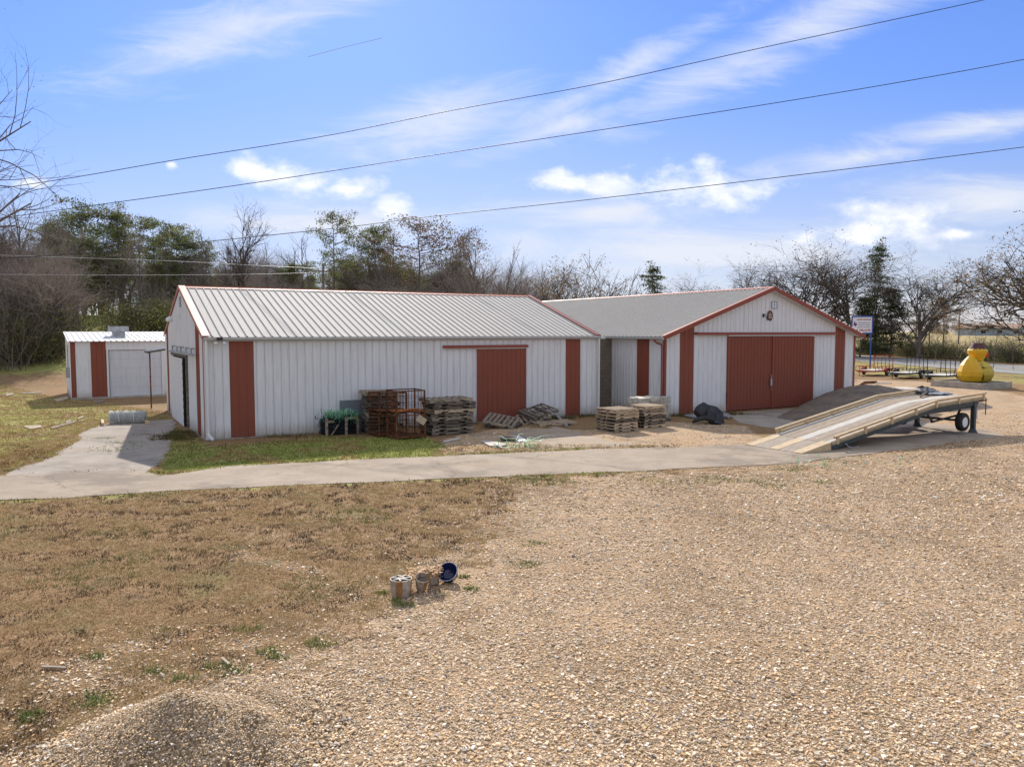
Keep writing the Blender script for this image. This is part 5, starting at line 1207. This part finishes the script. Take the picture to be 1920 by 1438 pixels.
VASE = variant(kids=(10,7,6,8,0), ang=((18,42),(24,52),(25,60),(25,65)), len=(.95,.5,.55,.6), up=(.02,.08,.06,.04,.02), kscale=1.6, **{'from': (.12,.35,.25,.2)})
for i in range(4): protos[f'tall{i}'] = (bare('bare_tree', 100+i, 14, TALL, twigl if i % 2 else twigm), 14)
for i in range(3): protos[f'thin{i}'] = (bare('slender_tree', 120+i, 14, THIN, twigm, r0=.12), 14)
for i in range(3): protos[f'mid{i}'] = (bare('bare_tree', 140+i, 10, VASE, twigl, forks=2), 10)
protos['big'] = (bare('bare_tree', 163, 17, variant(tall=1, kids=(9,7,6,6,0), ang=((14,34),(20,45),(25,60),(25,60)), len=(.5,.42,.5,.6), **{'from': (.22,.3,.2,.2)}), twigd, forks=2, r0=.30), 17)
protos['wide0'] = (bare('bare_tree', 171, 13, dict(WIDE, tk=2.4), twigd, (260, DEAD, 3)), 13)
protos['wide1'] = (bare('bare_tree', 172, 13, dict(VASE, tk=2.4), twigd, (160, DEAD, 3), forks=2), 13)
protos['wide2'] = (bare('bare_tree', 175, 13, dict(VASE, tk=2.4), twigd, (420, DEAD, 3), forks=1), 13)
protos['round'] = (bare('bare_tree', 181, 9, dict(WIDE, tk=2.4), twigd, (500, [(.25,.18,.07),(.18,.12,.05)], 4)), 9)
protos['lean'] = (bare('bare_tree', 190, 13, dict(WIDE, tk=2.4), twigd, (1500, [(.20,.13,.06),(.26,.18,.08),(.14,.10,.05)], 6), lean=(-.25,0), r0=.28), 13)
protos['pine0'] = (pine('pine_tree', 1, 15, 3.4, PINE, .42, 26, 22, .24), 15)
protos['pine1'] = (pine('pine_tree', 2, 14, 4.4, PINE, .3, 34, 24, .25), 14)
protos['pine2'] = (pine('pine_tree', 3, 13, 4.8, PINE, .2, 42, 26, .25), 13)
protos['pinetall'] = (pine('pine_tree', 4, 17, 4.0, PINE, .25, 30, 20, .24), 17)
protos['ever'] = (pine('evergreen_tree', 5, 11, 3.2, CED, .06, 46, 20, .19, cone=True), 11)
protos['cedar'] = (pine('cedar_tree', 6, 12, 3.4, CED, .1, 44, 15, .2, cone=True, flatb=.22), 12)
protos['brown'] = (pine('brown_leaved_tree', 7, 13, 4.4, BRN, .3, 34, 14, .2), 13)
protos['yellowgreen'] = (pine('evergreen_tree', 8, 8, 2.2, [(.13,.16,.04),(.18,.20,.05),(.09,.12,.03)], .1, 40, 26, .15, cone=True), 8)
for i in range(3): protos[f'bush{i}'] = (bush('shrub', 30+i, 2.6, 3.6, BUSH), 2.6)
for i in range(2): protos[f'dbush{i}'] = (bush('shrub', 40+i, 2.6, 3.6, CED+[(.11,.12,.045),(.12,.10,.06)], 80, 46), 2.6)
protos['brush0'] = (bush('brush', 50, 3.5, 4.5, BRN+[(.10,.10,.05)], 22, 30, 60), 3.5)
protos['brush1'] = (bush('brush', 51, 3.5, 4.5, BUSH, 40, 34, 60), 3.5)

WL = 'bare grey trees of the wood behind the long barn'
# landmark trees of the left wood
plant('big', 462, 84, 364, 'tallest bare tree with forked stems rising above the barn ridge at left', WL, 1.2, .8)
for k, px, Y, yt, lab, wx in (('pinetall',628,92,408,'tallest slim pine right of the forked bare tree',.9),('pine0',705,98,432,'slim pine with a tufted top left of the brown-topped tree',.8),
    ('pine2',160,100,402,'broad green pine with a bright crown near the left edge',1.2),('pine1',232,104,410,'dark jagged pine right of the bright green pine',1.05),('pine0',296,98,418,'green pine left of the ridge end, first of three in a row',1.1),
    ('pine2',340,108,440,'green pine left of the ridge end, second of three in a row',1.1),('pine1',372,106,462,'shorter green pine just above the barn gable peak',1.1),('pine0',100,98,425,'thin greenish pine behind slender bare trunks at far left',1.0),
    ('brown',788,96,424,'broad tree with brown and dark green crown above the barn ridge',1.25),('brown',740,104,450,'brown crowned tree left of the broad brown and green one',.9),('brown',862,98,448,'rusty brown crowned tree left of the tall bare tree over the ridge',.85)):
    plant(k, px, Y, yt, lab, 'trees standing out of the wood behind the barn', None, wx)
plant('tall1', 907, 88, 414, 'tall bare tree above the right half of the barn ridge', WL, 2.0, 1.0)
plant('thin1', 566, 92, 420, 'lone thin bare tree top between the forked tree and the slim pine', WL)
plant('thin0', 548, 100, 446, 'short thin bare tree beside the lone thin one', WL)
plant('yellowgreen', 546, 96, 500, 'yellow-green young evergreen above the barn roof', WL, None, .9)
plant('yellowgreen', 590, 104, 520, 'small dull green evergreen left of the tall slim pine', WL, None, .9)
rq = random.Random(21)
for i in range(150):     # the mass of the wood
    px = rq.uniform(-30, 985); Y = rq.uniform(86, 128)
    if 88 < px < 205: Y = rq.uniform(103, 130)
    prof = np.interp(px, [-40,60,150,260,380,480,560,640,760,880,960,1000], [395,420,440,450,470,440,465,490,455,455,495,515])
    kind = rq.choice(['tall0','tall1','tall2','tall3','thin0','thin1','thin2','mid0','mid1','mid2','mid0','mid1'])
    yt = prof+36+rq.gauss(0,1)*26; yt = max(yt, prof-8)
    plant(kind, px, Y, yt, 'bare grey tree in the mass of the wood behind the barns', WL, None, rq.uniform(.9,1.25))
for px, yt, k in ((132,402,'tall1'),(205,418,'thin0'),(262,398,'tall3'),(318,408,'thin2'),(385,432,'tall0'),(408,418,'thin1'),(430,440,'tall2'),(502,428,'thin0'),(528,458,'tall3'),(585,438,'thin2'),(662,446,'thin1'),(690,440,'tall0'),(728,434,'thin0'),(832,436,'thin2'),(848,446,'tall2'),(936,446,'thin1'),(960,470,'tall1')):
    plant(k, px, rq.uniform(86, 96), yt, 'tall bare tree sticking out above the rest of the wood', WL, None, rq.uniform(.7,.9))
for i in range(46):
    px = rq.uniform(-20, 900); Y = rq.uniform(92, 125); yt = np.interp(px, [0,200,360,500,700,900], [445,432,455,505,480,485])+rq.uniform(0,60)
    plant(rq.choice(['pine1','pine2','ever','pine0','pine0']), px, Y, yt, 'dark evergreen among the bare trees of the wood', 'evergreens inside the wood behind the barns', None, rq.uniform(.9,1.3))
for i in range(26):
    px = rq.uniform(-20, 345); Y = rq.uniform(84, 96) if px > 230 else rq.uniform(74, 84); kind = rq.choice(['brush0','bush0','bush1','brush1','bush2','bush1'])
    if 60 < px < 235: px += 170
    if px > 230: Y += 6
    yt = rq.uniform(545, 590) if px > 230 else rq.uniform(540, 600)
    plant(kind, px, Y, yt, 'dense brush at the foot of the wood on the rise', 'brush at the foot of the wood', None, 1.5, cat='shrub')
for px, Y, yt, k in ((70,72,560,'ever'),(10,66,560,'brush0'),(40,74,545,'brush1'),(265,96,540,'brush1'),(310,94,545,'brush0'),(235,94,560,'bush0'),(290,90,570,'bush1')):
    plant(k, px, Y, yt, 'dark low evergreen at the edge of the left lawn', 'dark evergreens edging the left lawn', None, 1.1)
for px, Y, yt, k in ((30,75,322,'thin0'),(57,77,345,'thin1'),(84,76,352,'thin2'),(8,74,330,'tall2'),(118,78,385,'thin0'),(0,75,380,'mid1'),(-25,74,340,'tall0'),(44,79,360,'tall1'),(100,80,370,'tall3'),(138,82,392,'thin2')):
    plant(k, px, Y, yt, 'slender bare trunk at the left edge of the picture', 'slender bare trees at the left edge', None, .75)
for i in range(26):
    px = rq.uniform(-40, 92); Y = rq.uniform(69, 76); k = rq.choice(['brush0','brush0','brush1','bush1','dbush0','mid0','mid1','mid2'])
    yt = rq.uniform(430, 520) if k.startswith('mid') else rq.uniform(520, 600)
    plant(k, px, Y, yt, 'grey brown thicket at the left edge of the lawn', 'thicket at the left edge of the lawn', None, 1.3 if yt > 520 else .9)
# group behind the junction of the two barns
plant('round', 1036, 76, 486, 'small rounded bare tree left of its twin above the roof junction', None or 'pair of rounded bare trees above the roof junction', .3, 1.0)
plant('round', 1097, 76, 481, 'small rounded bare tree right of its twin above the roof junction', 'pair of rounded bare trees above the roof junction', 2.3, 1.05)
for px, Y, yt, k, w_ in ((975,86,492,'mid0',1.1),(1000,84,505,'mid1',1.),(1060,88,522,'brush0',1.2),(1120,86,530,'dbush1',1.),(950,90,470,'mid2',1.)):
    plant(k, px, Y, yt, 'low bare thicket behind the roof junction', 'thicket behind the roof junction', None, w_)
plant('cedar', 1224, 104, 503, 'small dark cedar above the right building ridge', 'single evergreens beyond the right building', .5, .95)
plant('wide1', 1312, 118, 490, 'wide low bare tree between the cedar and the big bare trees', 'bare trees beyond the right building', 1.0, 1.25)
plant('mid2', 1180, 150, 545, 'tiny distant bare tree top on the ridge line', 'bare trees beyond the right building')
# right-hand row along the highway
RG = 'bare trees along the highway at right'
plant('wide0', 1425, 118, 476, 'bare tree with clinging leaves just above the gable peak', RG, .8, 1.0)
plant('wide1', 1525, 120, 436, 'large fan-shaped bare tree right of the gable peak', RG, 2.2, 1.5)
plant('wide2', 1590, 124, 434, 'large bare tree left of the dark cedar by the sign', RG, 4.0, 1.4)
plant('wide0', 1490, 128, 470, 'bare tree behind the fan-shaped one at the gable', RG, 3.0, 1.)
plant('cedar', 1640, 120, 462, 'tall dark narrow cedar behind the business sign', 'single evergreens beyond the right building', 2.5, .72)
plant('ever', 1612, 117, 560, 'dark low evergreen left of the business sign', 'dark evergreens by the highway', None, 1.4)
plant('ever', 1668, 117, 545, 'dark low evergreen right of the business sign', 'dark evergreens by the highway', None, 1.4)
plant('ever', 1560, 126, 575, 'dark evergreen behind the gable roof slope', 'dark evergreens by the highway', None, 1.4)
plant('wide1', 1722, 112, 458, 'bare spreading tree with a single dark trunk above the black trailers', RG, .2, 1.2)
plant('brown', 1768, 150, 560, 'bushy brown-green tree on the far side of the field', 'trees across the field', None, 1.3)
plant('brown', 1742, 155, 572, 'small brown-green tree left of the bushy one across the field', 'trees across the field', None, 1.2)
plant('lean', 1985, 72, 405, 'leaning bare tree with clinging leaves reaching in from the right edge', RG, 0, 1.25)
plant('wide2', 1940, 84, 520, 'low spreading bare tree behind the leaning one at the right edge', RG, 1, 1.2)
rs = random.Random(31)
for i in range(46):      # brush strip between highway and field
    Y = 66+i*1.55; xr = float(np.interp(Y, [60,85,116,140], [62.6,62.0,60.5,58.6]))+rs.uniform(1.6,4.5); b_ = Vector((xr, Y, terr(xr, Y)))
    kind = rs.choice(['bush0','bush1','bush2','dbush0','dbush1','brush1','brush0']); s_ = rs.uniform(.75,1.25)
    lab = 'green and brown brush along the far side of the highway'
    if kind in usedk: dup(protos[kind][0], b_, (0,0,rs.uniform(0,6.28)), lab, 'brush along the highway', (s_*1.1,s_*1.1,s_))
    else: usedk.add(kind); t = protos[kind][0]; t.location = b_; t['label'] = lab; t['group'] = 'brush along the highway'
for px, Y, yt in ((1752,92,628),(1790,90,625),(1834,86,622),(1862,84,615),(1900,80,640)):
    plant('mid1' if px % 2 else 'thin2', px, Y, yt-14, 'scrawny bare sapling rising out of the roadside brush', 'saplings in the roadside brush', None, .9)
for i in range(26):     # distant tree line beyond the field
    px = 1640+i*13+rs.uniform(-5,5); plant(rs.choice(['mid0','brown','mid1','ever','mid2']), px, rs.uniform(420, 560), rs.uniform(603, 612), 'tiny distant tree on the horizon beyond the field', 'distant trees on the horizon', None, 1.6)
for k in list(protos):
    if k not in usedk:
        for ch in list(protos[k][0].children): bpy.data.objects.remove(ch)
        bpy.data.objects.remove(protos[k][0])
# big bare tree standing just outside the left edge, its limbs reaching in
FT = bare('bare_tree', 207, 15.4, variant(kids=(24,8,6,5,0), ang=((45,80),(25,60),(25,60),(25,65)), len=(.62,.5,.5,.55), up=(.03,.08,.05,.03,.02), kscale=1.8, tk=1.0, **{'from': (.34,.25,.2,.2)}), twigm, (260, [(.05,.035,.025),(.08,.05,.03)], 2), r0=.2, lsize=.035)
FT.location = (-19.0, 22.5, 0); FT['label'] = 'near bare tree whose dark limbs reach in from the left edge against the sky'

# ------------------------------------------------------------------ far building, poles, wires
t = thing('far_house', 'long low pale building far across the field at the right edge', 'house', (0,0,0))
b0 = base_at(1878, 330); t.location = b0
mb = MB(); mb.bx(-15,18,0,9,0,3.0); mb.build('wall', simple('far_wall', (.30,.36,.40), (.36,.40,.42), .2), t)
mb = MB(); mb.add([(-16,-1,3),(19,-1,3),(19,10,3),(-16,10,3),(-16,4.5,5.2),(19,4.5,5.2)], [(0,1,5,4),(2,3,4,5),(0,4,3),(1,2,5)]); mb.build('roof', simple('far_roof', (.55,.38,.26), (.5,.36,.26), .2), t)
for x in (-9,-2,5,12):
    mb = MB(); mb.bx(x,x+2,-.06,0,1,2.3); mb.build('window', M['dark'], t)
for px, Y, yt, lab in ((609,82,496,'grey utility pole in front of the wood behind the long barn'),(1717,170,534,'distant wooden utility pole seen through the spreading bare tree'),(1797,210,578,'distant thin utility pole standing in the field'),(1193,200,545,'short stub of a utility pole above the right ridge')):
    b_ = base_at(px, Y); h = height_for(yt, b_); pl = thing('utility_pole', lab, 'utility pole', b_, 0, 'utility poles')
    mb = MB(); mb.tube([(0,0,0),(0,0,h)], [.16,.11], 8); mb.build('pole', M['oldwood'], pl)
    mb = MB(); mb.bx(-1.1,1.1,-.06,.06,h-.9,h-.75); mb.build('crossarm', M['oldwood'], pl)
def wire(pts, Y0, Y1, label, mat, rad, nm='power_line'):
    P_ = [ray(px, py, lerp(Y0, Y1, ((px-pts[0][0])/(pts[-1][0]-pts[0][0])))) for px, py in pts]; out = []
    for i in range(len(P_)-1):
        a, b_ = P_[max(i-1,0)], P_[i]; c, d = P_[i+1], P_[min(i+2, len(P_)-1)]
        for k in range(8):
            s = k/8; out.append(.5*((2*b_)+(c-a)*s+(2*a-5*b_+4*c-d)*s*s+(3*b_-a-3*c+d)*s**3))
    out.append(P_[-1]); mb = MB(); mb.tube(out, [max(rad*.8, (.00048 if mat is M['wire'] else .00028)*p.y) for p in out], 5); return tag(mb.build(nm, mat), label, 'power line', 'overhead wires')
wire(((2300,-110),(1838,2),(1420,92),(1110,160),(850,207),(600,257),(330,300),(60,345),(-300,392)), 15, 66, 'uppermost dark power line crossing the whole sky', M['wire'], .014)
wire(((2300,20),(1920,112),(1500,186),(1100,248),(800,293),(470,344),(120,393),(-300,450)), 16, 70, 'middle dark power line crossing the whole sky', M['wire'], .014)
wire(((2300,222),(1920,276),(1500,328),(1100,375),(800,407),(640,427),(350,457),(180,473),(0,485),(-300,500)), 17, 74, 'lowest of the three long dark power lines', M['wire'], .014)
wire(((609,504),(480,498),(330,490),(130,483),(-200,472)), 82, 60, 'upper pale service wire in front of the left wood', M['wirelt'], .014)
wire(((609,510),(540,513),(420,515),(200,516),(-200,513)), 82, 60, 'lower pale service wire in front of the left wood', M['wirelt'], .014)
wire(((716,72),(650,88),(578,107)), 60, 64, 'short faint thin wire high in the sky', M['wirelt'], .012)

# ------------------------------------------------------------------ loose stones and dead grass
def inpoly(poly, x, y): return sdf(poly, x, y) > 0
g9 = np.random.default_rng(99)
# stones on the gravel
n = 330000; yy = 6.2*np.exp(g9.uniform(0, math.log(38/6.2), n)); xx = g9.uniform(-.80, .84, n)*yy
sdv = sdf(Z_gravel, xx, yy)+np.array([mnoise.fractal(Vector((a*.7, b_*.7, 0)), .8, 2, 3)*1.5 for a, b_ in zip(xx, yy)])
dens = np.array([mnoise.noise(Vector((a*.3+b_*.15, b_*1.1-a*.3, 7))) for a, b_ in zip(xx, yy)])
keep = ((sdv > 0) & (g9.random(n) < np.clip(.62+dens*1.1, .12, 1))) | ((sdv > -2.2) & (g9.random(n) < np.clip(.30+sdv*.13, 0, 1))); keep |= (inpoly(Z_sand, xx, yy) | inpoly(Z_lot, xx, yy)) & (g9.random(n) < .3); keep &= ~(inpoly(path_poly, xx, yy) | inpoly(slab_poly, xx, yy) | inpoly(apron_poly, xx, yy))
patch = np.array([mnoise.noise(Vector((a*.5+9, b_*.5, 2))) for a, b_ in zip(xx, yy)]); keep |= (patch > .30) & (sdv > -5) & (g9.random(n) < .5) & (yy < 17) & ~inpoly(path_poly, xx, yy)
xx, yy = xx[keep], yy[keep]; n = len(xx)
zz = np.array([pilef(a, b_) for a, b_ in zip(xx, yy)])
s = g9.lognormal(math.log(.0080), .45, n).clip(0, .024)*np.clip(yy/12, 1, 1.6)*(1-.42*np.clip(zz/.2, 0, 1))
cube = np.array([(-1,-1,-1),(1,-1,-1),(1,1,-1),(-1,1,-1),(-1,-1,1),(1,-1,1),(1,1,1),(-1,1,1)])*.75
Vv = cube[None]*g9.uniform(.55, 1.25, (n,8,3)); Vv *= np.stack([s*g9.uniform(.9,1.7,n), s*g9.uniform(.8,1.2,n), s*g9.uniform(.4,.8,n)], 1)[:,None,:]
a = g9.uniform(0, 6.28, n); ca, sa = np.cos(a)[:,None], np.sin(a)[:,None]; X = Vv[:,:,0]*ca-Vv[:,:,1]*sa; Y = Vv[:,:,0]*sa+Vv[:,:,1]*ca
tl = g9.normal(0, .25, n)[:,None]; Zc = Vv[:,:,2]+X*tl
Vv = np.stack([X+xx[:,None], Y+yy[:,None], Zc+(zz+s*.28)[:,None]], 2).reshape(-1,3)
fq = np.array([(0,3,2,1),(4,5,6,7),(0,1,5,4),(1,2,6,5),(2,3,7,6),(3,0,4,7)]); Fq = (np.arange(n)[:,None,None]*8+fq[None]).reshape(-1,4)
pal = np.array([(.50,.39,.26),(.42,.31,.19),(.56,.47,.36),(.38,.26,.15),(.62,.57,.50),(.32,.28,.24),(.48,.33,.18),(.24,.19,.15),(.55,.43,.28)]); pr = np.array([.2,.18,.14,.12,.06,.07,.1,.05,.08])
cc = pal[g9.choice(len(pal), n, p=pr)]*g9.uniform(.6,1.4,(n,1))*np.array([1.36,1.34,1.30]); col = np.repeat(np.concatenate([cc, np.ones((n,1))],1), 8, 0)
st_m = attrmat('pebble', 'leafcol', .85, 0)
o = npmesh('gravel', Vv, Fq, st_m, 4, attr=dict(leafcol=col)); tag(o, 'loose tan gravel stones strewn over the yard', 'gravel', kind='stuff')

def blades(name, xx, yy, zz, hgt, wid, pals, per, label, cat='grass', lean=.9, spread=.04, clump=None):
    n0 = len(xx); cidx = clump if clump is not None else g9.integers(0, len(pals), n0)
    cc = np.array(pals)[cidx]; xx, yy, zz, cc = [np.repeat(q, per, 0) for q in (xx, yy, zz, cc)]; n = len(xx)
    bx, by = xx+g9.normal(0, spread, n), yy+g9.normal(0, spread, n); h = hgt*g9.uniform(.4,1.2,n); an = g9.uniform(0,6.28,n); ln = g9.uniform(.1,1,n)*lean*h*1.6
    tx, ty = bx+np.cos(an)*ln, by+np.sin(an)*ln; a2 = an+1.57+g9.normal(0,.5,n); w_ = wid*g9.uniform(.6,1.3,n)
    Vv = np.stack([np.stack([bx-np.cos(a2)*w_, by-np.sin(a2)*w_, zz-.005],1), np.stack([bx+np.cos(a2)*w_, by+np.sin(a2)*w_, zz-.005],1), np.stack([tx, ty, zz+h],1)], 1).reshape(-1,3)
    Fq = np.arange(n*3).reshape(-1,3); cc = cc*g9.uniform(.7,1.25,(n,1)); col = np.repeat(np.concatenate([cc, np.ones((n,1))],1), 3, 0)
    o = npmesh(name, Vv, Fq, grassm, 3, attr=dict(leafcol=col)); return tag(o, label, cat, kind='stuff')
grassm = attrmat('grass_blades', 'leafcol', .85, .2)
# dormant lawn in front of the path
n = 112000; yy = 6.0*np.exp(g9.uniform(0, math.log(27/6.0), n)); xx = g9.uniform(-.95, .22, n)*yy
sv = sdf(Z_gravel, xx, yy)+np.array([mnoise.fractal(Vector((a*.7, b_*.7, 0)), .8, 2, 3)*1.5 for a, b_ in zip(xx, yy)])
pt = np.array([mnoise.noise(Vector((a*1.1, b_*1.6, 4))) for a, b_ in zip(xx, yy)]); gn = np.array([mnoise.noise(Vector((a*.5, b_*.7, 14))) for a, b_ in zip(xx, yy)])
keep = (sv < .25) & ~inpoly(path_poly, xx, yy) & ~inpoly(pad_poly, xx, yy) & ~inpoly(Z_green, xx, yy) & (g9.random(n) < np.clip(.8+pt*.9, .2, 1)) & ~((patch_ := np.array([mnoise.noise(Vector((a*.5+9, b_*.5, 2))) for a, b_ in zip(xx, yy)])) > np.where((yy < 16) & (sv > -4.6), .36, 9))
xx, yy, pt, gn = xx[keep], yy[keep], pt[keep], gn[keep]
LP = [(.47,.33,.155),(.57,.42,.22),(.36,.24,.115),(.66,.52,.31),(.12,.08,.045),(.065,.045,.03),(.19,.19,.06),(.13,.16,.045)]
u_ = g9.random(len(xx)); ci_ = np.where(pt < -.10, np.where(u_ < .5, 4, np.where(u_ < .7, 5, 2)), np.where(u_ < .35, 0, np.where(u_ < .6, 1, np.where(u_ < .8, 2, 3)))); ci_ = np.where((gn > .25) & (g9.random(len(xx)) < .4), 6+g9.integers(0,2,len(xx)), ci_)
sc_ = np.clip(yy/10, 1, 2)
blades('lawn', xx, yy, np.zeros(len(xx)), .031*sc_.repeat(5), .0055*sc_.repeat(5), LP, 5, 'dormant brown lawn grass in front of the concrete path', clump=ci_, lean=1.3)
# green grass: strip by the barn, left lawn, fringes and weeds
n = 105000; yy = g9.uniform(21, 62, n)**1.0; xx = g9.uniform(-.92, .12, n)*yy
gi = inpoly(Z_green, xx, yy) | (inpoly(Z_left, xx, yy) & (g9.random(n) < .6)); sp_ = np.abs(sdf(path_poly, xx, yy)); gi |= (sp_ < .35) & (g9.random(n) < .8); 
q_ = (xx-OA.x)*U.x+(yy-OA.y)*U.y, (xx-OA.x)*V.x+(yy-OA.y)*V.y; gi &= ~((q_[0] > -.1) & (q_[1] > -.1) & (q_[0] < L) & (q_[1] < Wd)); gi &= ~inpoly(path_poly, xx, yy) & ~(inpoly(pad_poly, xx, yy) & (g9.random(n) < .97)) & ~inpoly(slab_poly, xx, yy)
xx, yy = xx[gi], yy[gi]; pt = np.array([mnoise.noise(Vector((a*.6, b_*.6, 24))) for a, b_ in zip(xx, yy)]); u_ = g9.random(len(xx))
GP = [(.24,.26,.06),(.36,.38,.10),(.40,.42,.12),(.50,.40,.17),(.38,.25,.11),(.14,.18,.045)]
lf_ = inpoly(Z_left, xx, yy); ci_ = np.where(lf_, np.where(u_ < .3, 2, np.where(u_ < .75, 3, 4)), np.where(u_ < .35, 0, np.where(u_ < .75, 1, np.where(u_ < .9, 2, 5)))); ci_ = np.where((pt < -.2) & (g9.random(len(xx)) < .8), 4, ci_); vv_ = (xx-OA.x)*V.x+(yy-OA.y)*V.y; ci_ = np.where(~lf_ & (vv_ > -2.6) & (g9.random(len(xx)) < .72), np.where(g9.random(len(xx)) < .5, 4, 5), ci_)
blades('green_grass', xx, yy, terrain(xx, yy), .07, .014, GP, 5, 'patchy green grass beside the long barn and along the path', clump=ci_, spread=.07)
# weeds along the edge of the gravel
pp = []
for (px, py, k) in ((410,1250,.2),(440,1262,.2),(500,1222,.22),(520,1232,.15),(590,1205,.18),(605,1210,.12),(175,1310,.25),(180,1322,.2),(290,1258,.18),(60,1350,.15),(60,1340,.1),(330,1275,.15),(180,1232,.12),(975,905,.9),(1010,900,.8),(1060,905,.7),(1220,900,.7),(1290,905,.8),(1350,898,.7),(1420,903,.8),(1450,912,.5),(1540,905,.5),(1000,1020,.3),(990,1060,.25),(880,1105,.16),(870,1082,.1),(755,1135,.15),(740,1128,.12),(720,1112,.12),(1480,880,.7),(460,1180,.2),(228,838,1.1),(240,830,.9),(215,846,.8),(195,822,.5),(265,815,.5)):
    g_ = gr(px, py); m_ = int(14+60*k)
    pp.append(np.stack([g9.normal(g_.x, k*.5, m_), g9.normal(g_.y, k*.35, m_)], 1))
pp = np.concatenate(pp); blades('weeds', pp[:,0], pp[:,1], np.zeros(len(pp)), .06, .008, [(.12,.19,.05),(.18,.24,.06),(.28,.28,.10)], 4, 'small green weeds at the edge of the gravel', 'weeds', spread=.03)
# dry weeds against the barn foot and dark clump by the side door
pp = []
for a, b_, k, m_ in ((-.8,1.6,.45,160),(-.5,2.6,.3,90),(-1.0,.8,.4,110),(5,-.2,.5,50),(10.3,-.3,.6,90),(14.2,-.35,.7,160),(15.2,-.3,.5,110),(16.8,-.4,.5,80),(2.5,-.25,1.2,120),(8.6,-.3,.6,60)):
    c = la(a, b_); pp.append(np.stack([g9.normal(c.x, k, m_), g9.normal(c.y, k*.3, m_)], 1))
for a, b_, k, m_ in ((.9,-.6,.6,160),(2.2,-.8,.5,160),(3.1,-1.1,.4,120),(-1.4,2.6,.6,90)):
    c = lb(a, b_); pp.append(np.stack([g9.normal(c.x, k, m_), g9.normal(c.y, k*.4, m_)], 1))
pp = np.concatenate(pp); blades('dry_weeds', pp[:,0], pp[:,1], np.zeros(len(pp)), .17, .01, [(.16,.12,.05),(.10,.09,.04),(.12,.14,.04),(.22,.15,.07)], 5, 'dry dark weeds along the foot of the barn walls', 'weeds', spread=.06, lean=.5)
